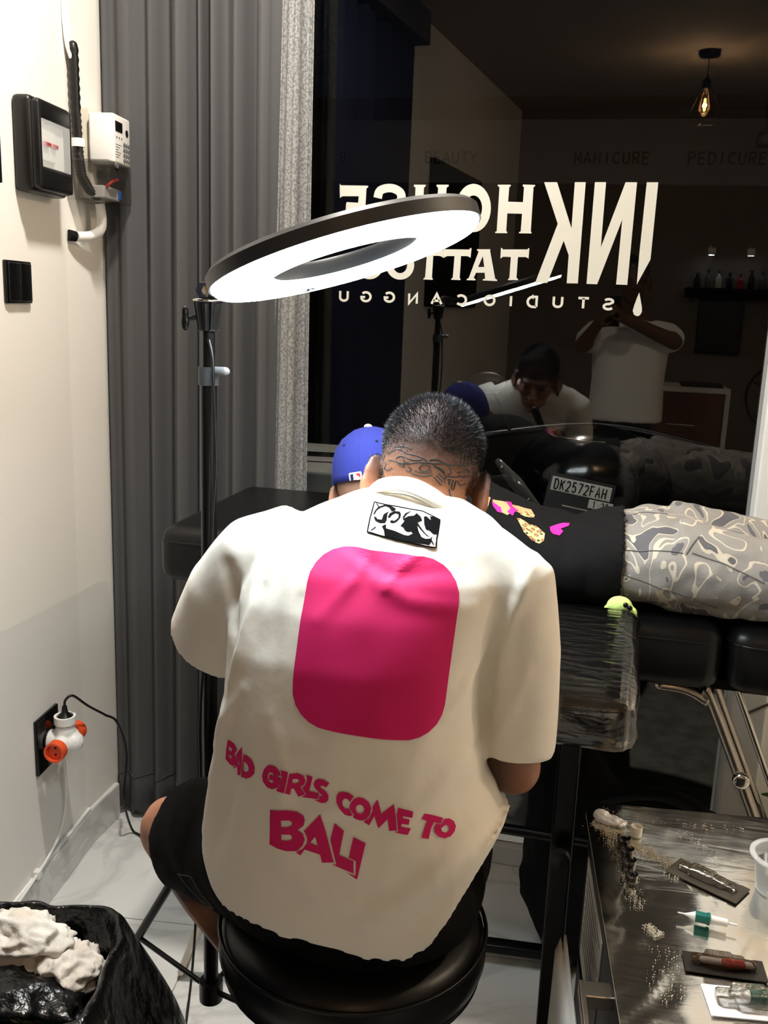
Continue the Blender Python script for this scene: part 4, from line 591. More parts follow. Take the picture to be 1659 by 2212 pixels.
# ------------------------------------------------------------------ couch
bed = thing('tattoo_couch', (.1, 2.05, 0), 'black leather padded treatment couch by the window', 'couch')
def cushion(name, x0, x1, y0, y1, z0, z1, tilt=0):
    rot = Matrix.Rotation(tilt, 3, 'Y'); c = V(((x0 + x1) / 2, (y0 + y1) / 2, (z0 + z1) / 2))
    bb = B(); bb.box(c, (x1 - x0, y1 - y0, z1 - z0), rot, .034); o = bb.obj(name, 'black_leather', bed, True, sharp=60)
    dx, dy, dz = (x1 - x0) / 2, (y1 - y0) / 2, (z1 - z0) / 2
    for zz in (dz - .032,):
        ring = [(-dx - .0005, -dy + .04), (-dx + .012, -dy + .010), (-dx + .04, -dy - .0005), (dx - .04, -dy - .0005), (dx - .012, -dy + .010), (dx + .0005, -dy + .04), (dx + .0005, dy - .04), (dx - .04, dy), (-dx + .04, dy), (-dx - .0005, dy - .04), (-dx - .0005, -dy + .04)]
        bb = B(); bb.limb([c + rot @ V((x, y, zz)) for x, y in ring], .0028, 8, cap=False); bb.obj('seam', 'black_leather', o, True)
    return o
cushion('head_cushion', -.90, -.43, 1.80, 2.32, .965, 1.088, R(0))
cushion('middle_cushion', -.42, .258, 1.765, 2.36, .872, 1.003)
cushion('leg_cushion', .268, 1.1, 1.765, 2.36, .872, 1.003)
bb = B(); bb.box((.1, 2.06, .862), (1.9, .42, .02)); bb.obj('base_board', 'black_matte', bed)
bb = B(); bb.box((-.66, 2.06, .92), (.4, .34, .09)); bb.obj('head_support', 'black_matte', bed)
for y in (1.80, 2.30):
    bb = B(); bb.limb([(.155, y, .868), (.20, y, .865), (.24, y, .845), (.27, y, .805), (.62, y, .02)], (.011, .017), 10, smooth=5, up=(0, 1, 0)); lg = bb.obj('leg', 'satin_steel', bed, True)
    bb = B(); bb.lathe((.318, y - .012, .70), [(.0, -.012), (.011, -.012), (.011, 0), (.016, .004), (.016, .014), (.012, .018), (0, .018)], 18, (0, -1, 0)); bb.obj('leg_knob', 'chrome', lg, True)
    bb = B(); bb.limb([(.30, y + .03, .86), (.66, y + .03, .04)], .006, 8); bb.obj('brace', 'chrome', lg, True)
    bb = B(); bb.limb([(.40, y, .62), (.75, y, .84)], .006, 8); bb.obj('brace', 'chrome', lg, True)
    bb = B(); bb.limb([(-.5, y, .868), (-.56, y, .84), (-.85, y, .02)], (.011, .017), 10, up=(0, 1, 0)); bb.obj('leg', 'satin_steel', bed, True)
bb = B(); bb.limb([(-.62, 2.02, .385), (.46, 2.02, .378)], .013, 10); bb.obj('stretcher', 'black_metal', bed, True)
for x in (.45, -.66): B().limb([(x, 1.80, .39), (x, 2.30, .39)], .011, 10).obj('cross_bar', 'black_metal', bed, True)
# rolling base under the couch
rbs = thing('rolling_base', (-.1, 2.05, 0), 'black floor bar with a small caster under the couch', 'base')
bb = B(); bb.box((-.11, 2.05, .05), (.30, .035, .024), Matrix.Rotation(R(4), 3, 'Z'), .005); bb.obj('floor_bar', 'black_metal', rbs, True, sharp=40)
for x in (-.24, .02):
    bb = B(); bb.lathe((x, 2.05 - .012, .022), [(0, 0), (.02, 0), (.022, .004), (.022, .02), (.02, .024), (0, .024)], 16, (0, 1, 0)); bb.limb([(x, 2.05, .03), (x, 2.05, .05)], .006, 8); bb.obj('caster', 'rubber', rbs, True, sharp=40)
bb = B(); bb.limb([(-.028, 2.12, .03), (-.028, 2.12, .12)], .009, 8); bb.limb([(-.028, 2.12, .04), (-.03, 2.06, .05)], .008, 8); bb.obj('caster_post', 'black_metal', rbs, True)

# black bag under the couch
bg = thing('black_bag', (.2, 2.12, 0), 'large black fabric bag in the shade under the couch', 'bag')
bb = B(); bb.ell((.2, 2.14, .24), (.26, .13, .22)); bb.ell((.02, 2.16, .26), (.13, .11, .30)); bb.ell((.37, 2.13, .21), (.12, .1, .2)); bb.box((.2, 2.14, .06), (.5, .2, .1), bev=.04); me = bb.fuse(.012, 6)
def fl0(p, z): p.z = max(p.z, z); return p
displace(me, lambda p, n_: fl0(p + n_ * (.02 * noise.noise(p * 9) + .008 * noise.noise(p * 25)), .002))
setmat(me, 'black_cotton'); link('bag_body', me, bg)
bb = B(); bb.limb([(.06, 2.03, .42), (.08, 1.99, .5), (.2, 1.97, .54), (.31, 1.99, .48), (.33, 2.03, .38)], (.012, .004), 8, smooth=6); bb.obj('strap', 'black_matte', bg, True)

# ------------------------------------------------------------------ arm rest
ar = thing('arm_rest', (0.0, 1.45, 0), 'black padded arm rest wrapped in cling film on a black post', 'arm rest')
bb = B(); bb.box((.005, 1.495, 1.0), (.16, .45, .075), Matrix.Rotation(R(-2), 3, 'Z'), .022); bb.obj('pad', 'black_leather', ar, True, sharp=60)
bb = B(); bb.box((.005, 1.495, 1.0), (.166, .456, .081), Matrix.Rotation(R(-2), 3, 'Z'), .024)
me = mesh('film', bb.v, bb.f); bm = bmesh.new(); bm.from_mesh(me); bmesh.ops.subdivide_edges(bm, edges=bm.edges, cuts=5, use_grid_fill=True)
for v in bm.verts:
    side = max(0, v.co.x - .078) * 1.0
    v.co += v.normal * (.0014 * noise.noise(v.co * 60) + .0008)
    if v.co.x > .075: v.co.x += .012 * abs(noise.noise(v.co * 22)) ; v.co.z += .004 * noise.noise(v.co * 40)
bm.to_mesh(me); bm.free(); setmat(me, 'cling_film'); me.polygons.foreach_set('use_smooth', [True] * len(me.polygons)); link('film_wrap', me, ar)
bb = B(); bb.box((.0, 1.46, .958), (.09, .12, .012), bev=.003); bb.obj('mount_plate', 'black_metal', ar)
bb = B(); bb.box((-.005, 1.46, .505), (.036, .036, .91), bev=.004); bb.obj('post', 'black_metal', ar)
bb = B(); bb.lathe((-.005, 1.44, .70), [(.006, 0), (.006, .02), (.016, .022), (.016, .034), (0, .036)], 12, (0, -1, 0)); bb.obj('clamp_knob', 'black_plastic', ar)
for d in ((.0, .22), (-.17, -.10), (.17, -.10)):
    bb = B(); bb.limb([(-.005, 1.46, .05), (-.005 + d[0], 1.46 + d[1], .022)], (.016, .012), 8); bb.obj('foot', 'black_metal', ar, True)

# ------------------------------------------------------------------ steel trolley
ux = V((.993, .117, 0)).normalized(); uy = V((.107, -.994, 0)).normalized(); A0 = V((.027, 1.385, 0)); ZT = .82
def TR(a, c, z): return A0 + ux * a + uy * c + V((0, 0, z))       # a: away from the drawer side, c: towards the viewer
RT = Matrix((ux, uy.cross(V((0, 0, 1))) * -1, V((0, 0, 1)))).transposed(); RT = Matrix((ux, -uy, V((0, 0, 1)))).transposed()
tr = thing('steel_trolley', TR(.25, .4, 0), 'stainless steel drawer trolley with film-covered worktop', 'trolley')
def tbox(a0, a1, c0, c1, z0, z1, bev=0): return B().box(TR((a0 + a1) / 2, (c0 + c1) / 2, (z0 + z1) / 2), (a1 - a0, c1 - c0, z1 - z0), RT, bev)
tbox(0, .52, 0, .82, .80, ZT, .004).obj('worktop', 'worktop_steel', tr, True, sharp=35)
tbox(.014, .51, .012, .81, .09, .80, .003).obj('cabinet_body', 'dark_grey_metal', tr)
for k, (z0, z1) in enumerate(((.59, .785), (.35, .57), (.11, .33))):
    dr = tbox(.004, .0145, .03, .79, z0, z1, .002).obj('drawer', 'black_plastic', tr)
    bb = tbox(-.034, -.026, .34, .72, z1 - .03, z1 - .014, .002)
    for c in (.355, .705): q = tbox(-.03, .006, c - .014, c + .014, z1 - .032, z1 - .014, .002); bb.add(q.v, q.f)
    bb.obj('handle', 'satin_steel', dr, label='pale metal bar handle')
tbox(.0026, .0038, .06, .26, .60, .765).obj('paper_label', 'paper', tr, label='printed paper label on the drawer front')
for k in range(9): tbox(.0022, .0027, .075, .245 - .03 * (k % 3), .745 - k * .014, .7485 - k * .014).obj('printed_line', 'grey_plastic', tr)
for a in (.06, .46):
    for c in (.06, .76):
        bb = B(); bb.lathe(TR(a, c, .035) - ux * .014, [(0, 0), (.03, 0), (.033, .005), (.033, .023), (.03, .028), (0, .028)], 18, ux); bb.limb([TR(a, c, .035), TR(a, c, .09)], .009, 8); bb.obj('caster', 'rubber', tr, True, sharp=40)
vs, fs = [], []; nu, nv = 70, 110
for j in range(nv + 1):
    for i in range(nu + 1):
        a, c = -.003 + .526 * i / nu, -.003 + .83 * j / nv; p = TR(a, c, 0); k = .5 + .5 * noise.noise(V((p.x * 7, p.y * 7, 3)))
        h = .0006 + .0016 * max(0, noise.noise(V((a * 60 + c * 40, c * 12 - a * 10, 0)))) * k
        vs.append(TR(a, c, ZT + h))
for j in range(nv):
    for i in range(nu): q = j * (nu + 1) + i; fs.append((q, q + 1, q + nu + 2, q + nu + 1))
tag(link('film_sheet', mesh('film_sheet', vs, fs, 'cling_film_flat', True), tr), 'clear film stretched over the worktop')
# paper towel hanging on the drawer side
tw = thing('paper_towel', TR(-.045, .5, .3), 'white embossed paper towel hanging beside the trolley handle', 'towel')
vs, fs = [], []
for j in range(25):
    for i in range(21):
        c = .19 + .56 * i / 20; z = .752 - .45 * j / 24; vs.append(TR(-.045 - .006 * sin(c * 60) * (j / 24) - .01 * (1 - min(1, j / 3)) * -1 - .012 * (j / 24), c, z - .03 * (1 - (i / 20)) * (1 if j < 2 else 0)))
for j in range(24):
    for i in range(20): q = j * 21 + i; fs.append((q, q + 1, q + 22, q + 21))
o = link('towel_sheet', mesh('towel_sheet', vs, fs, 'paper', True), tw); md = o.modifiers.new('t', 'SOLIDIFY'); md.thickness = .003
ZI = ZT + .0025
# ink caps
film('cap_clear', (255, 255, 255), 0.96, (1, 1, 1), 0)
for k, ((x, y), r_, w) in enumerate((((.081, 1.266), .0098, 'nearest the white ink cap'), ((.085, 1.239), .0097, 'second from the white ink cap'), ((.087, 1.211), .010, 'third from the white ink cap'), ((.090, 1.181), .0085, 'the smallest and last of the row'))):
    ic = thing('ink_cap', (x, y, ZI), 'tiny clear cup of black ink, ' + w, 'ink cap', 'cups of black ink on the trolley')
    bb = B(); h = r_ * 1.9; bb.lathe((x, y, ZI), [(0, 0), (r_ * 1.18, 0), (r_ * 1.18, .0008), (r_ * .86, .001), (r_, h), (r_ * .94, h), (r_ * .8, .002), (0, .002)], 24); bb.obj('cup', 'cap_clear', ic, True, sharp=40)
    bb = B(); bb.lathe((x, y, ZI), [(0, .0021), (r_ * .79, .0021), (r_ * .92, h * .8), (r_ * .7, h * .76), (0, h * .74)], 24); bb.obj('ink', 'black_gloss', ic, True, sharp=40, label='black ink')
ic = thing('ink_cap', (.1, 1.308, ZI), 'tiny white ink cap behind the black ones', 'ink cap')
bb = B(); bb.lathe((.1, 1.308, ZI), [(0, 0), (.0078, 0), (.0085, .015), (.0078, .015), (.0065, .010), (0, .009)], 24); bb.obj('cup', 'white_plastic', ic, True, sharp=40)
# dab of petroleum jelly
bb = B(); bb.ell((.062, 1.335, ZI + .003), (.024, .013, .006), Matrix.Rotation(-.2, 3, 'Z')); bb.ell((.05, 1.342, ZI + .006), (.012, .009, .008)); bb.ell((.078, 1.332, ZI + .003), (.01, .012, .004)); me = bb.fuse(.0015, 3)
displace(me, lambda p, n_: fl0(p + n_ * .002 * noise.noise(p * 160), ZI - .0003))
M('jelly', (214, 216, 222), .25, spec=.6); setmat(me, 'jelly'); tag(link('ointment_dab', me), 'whitish translucent dab of ointment at the worktop corner', 'ointment')
bb = B(); bb.ell((0, 0, 0), (1, 1, 1))
# scuff marks and dried residue on the film: raised dried flecks
rs = thing('dried_residue', TR(.1, .12, ZI), 'streaky dried whitish residue smeared across the film near the ink caps', 'residue')
M('residue', (196, 188, 170), .6)
def smear(pts, wid, n, name='smear'):
    bb = B(); rnd = random.Random(len(pts) * n + int(wid * 1e5))
    for k in range(n):
        t = rnd.random() * (len(pts) - 1); i = int(t); p = V(pts[i]).lerp(V(pts[i + 1]), t - i); d = (V(pts[i + 1]) - V(pts[i])).normalized(); nrm = V((-d.y, d.x))
        q = p + nrm * rnd.gauss(0, wid); L = rnd.uniform(.0004, .0026); w_ = rnd.uniform(.00012, .0004); z = ZI + .0004
        a0, a1 = q - d * L / 2, q + d * L / 2; vs = [(*(a0 + nrm * w_), z), (*(a0 - nrm * w_), z), (*(a1 - nrm * w_), z), (*(a1 + nrm * w_), z)]; vs += [(x, y, z - .0006) for x, y, z in vs]
        bb.add(vs, [(0, 1, 2, 3), (0, 4, 5, 1), (1, 5, 6, 2), (2, 6, 7, 3), (3, 7, 4, 0)])
    tag(bb.obj(name, 'residue', rs), kind='stuff')
smear([(.045, 1.335), (.09, 1.29), (.15, 1.24), (.165, 1.22)], .008, 1500)
smear([(.05, 1.34), (.075, 1.25), (.1, 1.13)], .006, 500)
smear([(.108, 1.10), (.118, 1.085), (.122, 1.08)], .0035, 260)
smear([(.13, 1.06), (.128, 1.0), (.125, .96)], .010, 120)
smear([(.05, 1.372), (.12, 1.36), (.26, 1.37)], .004, 60)
smear([(.16, 1.34), (.2, 1.30), (.21, 1.26)], .006, 50)
# cartridges and blister packs
def cartridge(c, ang, z, parent, s=1.0, half=False):
    d = V((cos(ang), sin(ang), 0)); c = V((c[0], c[1], z))
    B().lathe(c + d * (-.036) * s, [(.0, 0), (.0008, 0), (.001, .008 * s), (.0022, .012 * s), (.0062 * s, .022 * s)], 16, d).obj('needle_tip', 'white_plastic', parent, True, sharp=50)
    B().lathe(c + d * (-.0145) * s, [(.0, 0), (.0068 * s, 0), (.0068 * s, .014 * s), (.0078 * s, .0145 * s), (.0078 * s, .018 * s), (0, .018 * s)], 10, d).obj('grip_ring', 'cyan_green', parent, False, label='green grip')
    B().lathe(c + d * (.0035) * s, [(.0, 0), (.0055 * s, 0), (.005 * s, .021 * s), (.0, .021 * s)], 14, d).obj('barrel', 'white_plastic', parent, True, sharp=50)
    B().lathe(c + d * (.0245) * s, [(.0, 0), (.0016 * s, 0), (.0014 * s, .012 * s), (0, .012 * s)], 8, d).obj('plunger', 'white_plastic', parent, True, sharp=50)
cg = thing('needle_cartridge', (.179, 1.12, ZI), 'loose green and white needle cartridge lying on the steel top', 'cartridge'); cartridge((.181, 1.12), R(-5), ZI + .0082, cg, .98)
def blister(c, ang, w, d, backmat, name, label, bmat, hump=.012, mirror=1):
    t = thing(name, (c[0], c[1], ZI), label, 'blister pack'); mt = Matrix.Translation(V((c[0], c[1], ZI))) @ Matrix.Rotation(ang, 4, 'Z')
    bb = B(); bb.box((0, 0, .0007), (w, d, .0014), bev=.0003); bb.xf(mt); bb.obj('backing_card', backmat, t)
    bb = B(); bb.box((w * .44, 0, .0015), (w * .11, d, .0006)); bb.xf(mt); bb.obj('peel_tab', backmat, t)
    bb = B()
    for x, hw, hd, hh in ((-.30, .11, .17, .7), (-.08, .17, .25, 1), (.12, .12, .2, .9), (.28, .11, .14, .7)): bb.box((x * w, 0, hump * hh / 2), (w * hw * 2, d * hd * 2, hump * hh), bev=.003)
    me = bb.fuse(.0012, 3); 
    for v in me.vertices: v.co = mt @ (v.co + V((0, 0, .0012)))
    setmat(me, bmat); link('blister', me, t)
    return t, mt
M('brown_blister', (58, 38, 20), .08, alpha=.6, spec=1.0, bump=(90, .5, .003))
film('clear_blister', (255, 250, 235), 0.9, (9, 9, 9), .9, 1.9)
M('smoke_card', (64, 58, 50), .35); M('dark_card', (30, 27, 24), .3); M('white_card', (222, 222, 226), .6)
t, mt = blister((.191, 1.219), R(-31), .10, .044, 'smoke_card', 'blister_pack', 'empty grey blister pack with a clear crumpled bubble, next to the ink caps', 'clear_blister')
t, mt = blister((.194, 1.043), R(3), .092, .036, 'dark_card', 'blister_pack', 'dark brown blister pack with a glossy amber bubble', 'brown_blister', .015)
bb = B(); bb.limb([mt @ V((-.025, 0, .006)), mt @ V((.028, 0, .006))], .004, 10); bb.obj('cartridge', 'ivory_plastic', t, True)
bb = B(); bb.limb([mt @ V((.0, -.002, .0075)), mt @ V((.018, -.002, .0075))], .005, 10); bb.obj('cartridge_ring', 'red_plastic', t, True)
t, mt = blister((.222, .987), R(8), .11, .05, 'white_card', 'blister_pack', 'white-backed blister pack holding a green needle cartridge', 'clear_blister', .018)
q = V(mt @ V((.006, 0, 0))); cartridge((q.x, q.y), R(8), ZI + .0105, t, 1.05)
# clear plastic cup
cu = thing('plastic_cup', (.283, 1.225, ZI), 'clear plastic cup of water at the right of the worktop', 'cup')
bb = B(); bb.lathe((.283, 1.225, ZI), [(0, 0), (.030, 0), (.036, .048), (.042, .0485), (.042, .051), (.0352, .0512), (.0292, .0015), (0, .0015)], 40); bb.obj('cup_wall', 'clear_plastic', cu, True, sharp=40)
bb = B(); bb.lathe((.283, 1.225, ZI), [(0, .002), (.0288, .002), (.033, .034), (0, .034)], 40); bb.obj('water', 'water_clear', cu, True, sharp=40)

# ------------------------------------------------------------------ bin
def crumple(bb, c, rad, seed, amp=.35, sub=4, rot=0.0):
    bm = bmesh.new(); bmesh.ops.create_icosphere(bm, subdivisions=sub, radius=1); off = V((seed * 3.1, seed * 1.7, seed * 2.3)); mr = Matrix.Rotation(rot, 3, 'Z')
    for v in bm.verts:
        n1 = abs(noise.noise(v.co * 1.6 + off)) * 2 - .5; n2 = abs(noise.noise(v.co * 3.7 + off)); v.co *= 1 - amp * n1 + amp * .5 * n2
        v.co = mr @ V((v.co.x * rad[0], v.co.y * rad[1], v.co.z * rad[2]))
    bm.verts.index_update(); bb.add([v.co + V(c) for v in bm.verts], [[v.index for v in f.verts] for f in bm.faces]); bm.free(); return bb
bu = V((cos(R(13)), sin(R(13)), 0)); bv = V((bu.y, -bu.x, 0)); BC = V((-.69, 1.305, 0)) - bu * .165 + bv * .15
def rr_ring(hw, hd, r_, z, nz=0.0, seed=0, n=72):
    out = []
    for k in range(n):
        a = 2 * pi * k / n; ca, sa = cos(a), sin(a); e = 5.0
        q = (abs(ca / hw) ** e + abs(sa / hd) ** e) ** (-1 / e); p = BC + bu * (q * ca) + bv * (q * sa) + V((0, 0, z))
        if nz: dn = (bu * ca + bv * sa); p += dn * nz * noise.noise(V((ca * 4 + seed, sa * 4, z * 7))) + dn * nz * .6 * noise.noise(V((ca * 12, sa * 12 + seed, z * 10))) + V((0, 0, nz * .5 * noise.noise(V((ca * 3, sa * 3, 5 + seed)))))
        out.append(p)
    return out
bn = thing('waste_bin', BC, 'black plastic waste bin lined with a shiny black bag', 'bin')
bb = B(); bb.loft([rr_ring(.10, .09, 0, .004), rr_ring(.13, .12, 0, .004), rr_ring(.155, .145, 0, .54), rr_ring(.145, .135, 0, .545), rr_ring(.122, .112, 0, .02), rr_ring(.09, .08, 0, .02)]); bb.obj('bin_body', 'black_plastic', bn, True, sharp=50)
rings = [rr_ring(.285, .22, 0, .13, .04, 1), rr_ring(.29, .22, 0, .22, .04, 1), rr_ring(.25, .2, 0, .34, .035, 1), rr_ring(.19, .175, 0, .45, .022, 1), rr_ring(.168, .158, 0, .53, .014, 1), rr_ring(.158, .148, 0, .562, .01, 1), rr_ring(.145, .135, 0, .560, .01, 1), rr_ring(.135, .125, 0, .52, .014, 2), rr_ring(.128, .118, 0, .42, .016, 2), rr_ring(.12, .11, 0, .3, .01, 2)]
bb = B(); bb.loft(rings, cap=False); o = bb.obj('bag_liner', 'bin_bag', bn, True, label='shiny crinkled black bin bag'); md = o.modifiers.new('s', 'SUBSURF'); md.levels = 2; md.render_levels = 2
def bp(a, c, z): return BC + bu * a + bv * c + V((0, 0, z))
bb = B(); bb.loft([rr_ring(.118, .108, 0, .05), rr_ring(.122, .112, 0, .38, .01, 4)]); bb.obj('packed_waste', 'bin_bag', bn, True, sharp=50)
for k, (a, c, z, rad, lab) in enumerate(((-.01, -.082, .53, (.07, .045, .04), 'crumpled white tissue topmost in the bin'), (.07, -.055, .50, (.045, .05, .032), 'crumpled white tissue by the bin corner'), (-.09, -.075, .50, (.055, .05, .04), 'crumpled white tissue at the left side of the bin'))):
    bb = crumple(B(), bp(a, c, z), rad, 5 + k * 2, .42, 5); tag(bb.obj('crumpled_tissue', 'tissue', None, True), lab, 'tissue', 'used tissues in the bin')
bb = crumple(B(), bp(-.01, .005, .475), (.115, .065, .045), 3, .45); bb.obj; o = bb.obj('crumpled_black_bag', 'bin_bag', None, True); tag(o, 'crumpled black bag lying in front of the tissues in the bin', 'bag')
bb = crumple(B(), bp(.03, .085, .45), (.06, .04, .022), 9, .35); M('green_wrap', (10, 80, 50), .2); tag(bb.obj('green_wrapper', 'green_wrap', None, True), 'shiny green plastic wrapper at the front of the bin', 'wrapper')
bb = B(); bb.box(bp(.02, .085, .485), (.013, .075, .004), Matrix.Rotation(R(-8), 3, 'Z') @ Matrix.Rotation(R(-20), 3, 'X'), .0015); M('stick_wood', (196, 170, 130), .7); tag(bb.obj('wooden_stick', 'stick_wood'), 'flat wooden stick lying on the green wrapper', 'stick')
bb = crumple(B(), bp(.035, .055, .482), (.02, .014, .012), 14, .3); M('brown_paper', (150, 122, 88), .8); tag(bb.obj('brown_paper_scrap', 'brown_paper'), 'scrap of brown paper in the bin', 'paper')
# plush toy
pl = thing('green_plush', (.066, 1.735, 1.0), 'small pale green plush toy tucked between the arm rest and the trousers', 'plush toy')
bb = B(); bb.ell((.062, 1.742, 1.034), (.024, .018, .019)); bb.ell((.083, 1.736, 1.025), (.012, .012, .012)); bb.ell((.05, 1.745, 1.02), (.018, .015, .018)); bb.ell((.088, 1.74, 1.012), (.01, .01, .009)); bb.ell((.06, 1.745, 1.01), (.022, .014, .009)); me = bb.fuse(.0025, 4); setmat(me, 'plush_green'); link('plush_body', me, pl)
for q in ((.072, 1.722, 1.043), (.080, 1.725, 1.037)): bb = B(); bb.ell(q, (.005, .004, .005)); bb.obj('eye', 'black_gloss', pl, True)
# ------------------------------------------------------------------ people
def sup_ring(cx, cy, cz, ax, by, n=48, e=2.4, zf=None, axis='z'):
    out = []
    for k in range(n):
        a = 2 * pi * k / n; c, s_ = cos(a), sin(a); q = (abs(c) ** e + abs(s_) ** e) ** (-1 / e)
        if axis == 'z': p = V((cx + ax * q * c, cy + by * q * s_, cz))
        else: p = V((cx, cy + ax * q * c, cz + by * q * s_))
        if zf: p.z = zf(p)
        out.append(p)
    return out
def head_parts(bb, mt, face=True, ear_out=24):
    """a head in its own frame (x right, y to the face, z up), about 0.23 m tall, moved by mt"""
    h = B()
    h.ell((0, -.012, .028), (.0735, .094, .084)); h.ell((0, -.036, .008), (.0685, .066, .066)); h.ell((0, .03, -.028), (.06, .062, .074)); h.ell((0, .036, -.076), (.049, .05, .036))
    h.ell((0, .066, -.104), (.022, .018, .015)); h.ell((0, .07, .012), (.052, .022, .014))
    h.limb([(0, .086, .006), (0, .102, -.022), (0, .112, -.036)], [.007, .009, .0115], 10); h.ell((.012, .099, -.04), (.008, .009, .006)); h.ell((-.012, .099, -.04), (.008, .009, .006))
    h.ell((0, .088, -.064), (.021, .010, .0055)); h.ell((0, .087, -.074), (.018, .010, .006))
    for s_ in (-1, 1):
        h.ell((s_ * .03, .082, -.008), (.012, .009, .007)); h.ell((s_ * .042, .06, -.03), (.016, .016, .014))
        er = Matrix.Translation(V((s_ * .074, -.004, -.022))) @ Matrix.Rotation(s_ * R(-ear_out) * -1, 4, 'Z') @ Matrix.Rotation(R(-10), 4, 'X')
        e = B(); ring = [V((0, .0185 * cos(2 * pi * k / 22), .031 * sin(2 * pi * k / 22) - (.004 if sin(2 * pi * k / 22) < -.5 else 0))) + V((s_ * .010, -.004, .004)) for k in range(23)]
        e.limb(ring, [.0052 if sin(2 * pi * k / 22) > -.4 else .0066 for k in range(23)], 10, cap=True); e.ell((s_ * .004, -.002, .002), (.0055, .017, .029)); e.limb([(s_ * -.004, .006, .004), (s_ * .006, .004, .012), (s_ * .009, -.006, .018)], .0042, 8); e.ell((s_ * .005, .006, -.026), (.006, .009, .011)); e.xf(er)
        h.add(e.v, e.f)
    h.xf(mt); bb.add(h.v, h.f)
def eyes(parent, mt, mat='black_gloss'):
    for s_ in (-1, 1):
        bb = B(); bb.ell((s_ * .03, .0835, -.006), (.0105, .0085, .0045)); bb.xf(mt); bb.obj('eye', mat, parent, True)
        bb = B(); bb.limb([(s_ * .016, .0955, .012), (s_ * .032, .092, .017), (s_ * .046, .08, .012)], .003, 8, smooth=3); bb.xf(mt); bb.obj('eyebrow', 'hair_black', parent, True)
def hand(bb, w, d, pn, s=1.0, curl=.9, side=1, thumb=.6):
    """palm and five jointed fingers from wrist w, pointing along d, palm facing pn"""
    d = V(d).normalized(); pn = V(pn); pn = (pn - d * pn.dot(d)).normalized(); x = d.cross(pn) * side; w = V(w)
    bb.limb([w, w + d * .03 * s, w + d * .075 * s], [(.025 * s, .018 * s), (.034 * s, .017 * s), (.038 * s, .014 * s)], 14, up=pn)
    for k, (o_, L) in enumerate(((-.030, .062), (-.010, .072), (.010, .068), (.029, .055))):
        p = w + d * (.083 - .004 * abs(k - 1.2)) * s + x * o_ * s; a = curl * (.38 + .06 * k); pts = [p - d * .02 * s]; dd = d
        for f in (.45, .32, .25): pts.append(p); p = p + (d * cos(a) + pn * sin(a)) * L * f * s; a += curl * .62
        pts.append(p); bb.limb(pts, [.0095 * s, .0092 * s, .0085 * s, .0078 * s, .0066 * s], 10)
    p = w + d * .025 * s - x * .026 * s; t1 = p + (d * .5 - x * .72 + pn * .3).normalized() * .036 * s; t2 = t1 + (d * .85 - x * .2 * (1 - thumb) + pn * (.25 + thumb * .5) + x * .2 * thumb).normalized() * .03 * s; t3 = t2 + (d * .9 + pn * .4 + x * .25 * thumb).normalized() * .024 * s
    bb.limb([p, t1, t2, t3], [.0125 * s, .0112 * s, .0098 * s, .0078 * s], 10)
def ink_layer(me, fn):
    at = me.color_attributes.new('ink', 'FLOAT_COLOR', 'POINT')
    buf = []
    for v in me.vertices: f = fn(v.co); buf += [f, f, f, 1.0]
    at.data.foreach_set('color', buf)
def sstep(a, b, x): t = max(0, min(1, (x - a) / (b - a))); return t * t * (3 - 2 * t)

# ---- the tattooist
man = thing('person', (-.30, 1.225, 0), 'person in white T-shirt and black shorts, seen from behind, seated on the round stool', 'person')
HM = Matrix.Translation(V((-.2455, 1.392, 1.318))) @ Matrix.Rotation(R(5.5), 4, 'Y') @ Matrix.Rotation(R(-24), 4, 'X'); HI = HM.inverted()
bb = B(); head_parts(bb, HM)
bb.limb([HM @ V((0, -.03, -.02)), V((-.238, 1.345, 1.285)), V((-.245, 1.315, 1.235))], [(.058, .06), (.056, .056), (.066, .066)], 18, smooth=4)
bb.limb([(-.29, 1.20, .755), (-.285, 1.21, .88), (-.272, 1.225, 1.02), (-.262, 1.25, 1.14), (-.25, 1.29, 1.23)], [(.14, .11), (.115, .09), (.11, .085), (.11, .08), (.08, .065)], 24, smooth=4, up=(0, 1, 0))
bb.limb([(-.43, 1.275, 1.205), (-.33, 1.28, 1.225), (-.16, 1.28, 1.225), (-.105, 1.27, 1.195)], .048, 14)
LS, LE, LWr = V((-.44, 1.275, 1.19)), V((-.578, 1.325, 1.045)), V((-.40, 1.545, 1.14)); RS, RE, RWr = V((-.105, 1.265, 1.18)), V((-.08, 1.245, .935)), V((-.15, 1.455, 1.10))
bb.limb([LS, (LS + LE) / 2, LE], [.05, .047, .039], 14); bb.limb([LE, LE.lerp(LWr, .3), LWr], [.039, .04, .027], 14)
bb.limb([RS, (RS + RE) / 2, RE], [.042, .04, .039], 14); bb.limb([RE, RE.lerp(RWr, .3), RWr], [.039, .04, .027], 14)
bb.limb([LWr, LWr + V((.07, .035, .02))], [.024, .02], 12); bb.limb([RWr, RWr + V((-.02, .08, .03))], [.024, .02], 12)
LH, LK, LA = V((-.375, 1.205, .765)), V((-.662, 1.372, .665)), V((-.40, 1.345, .35)); RH, RK, RA = V((-.215, 1.205, .765)), V((-.21, 1.60, .66)), V((-.24, 1.50, .30))
for Hh, K, A, fd in ((LH, LK, LA, V((-.05, .12, -.03))), (RH, RK, RA, V((.02, .13, -.02)))):
    bb.limb([Hh, Hh.lerp(K, .5), K], [.085, .078, .058], 18); bb.limb([K, K.lerp(A, .3), K.lerp(A, .65), A], [.058, .06, .05, .034], 16); bb.limb([A, A + V((0, 0, -.04)), A + fd * .5 + V((0, 0, -.05)), A + fd * 1.5 + V((0, 0, -.055))], [.034, .034, .032, .024], 12)
me = bb.fuse(.0042, 5)
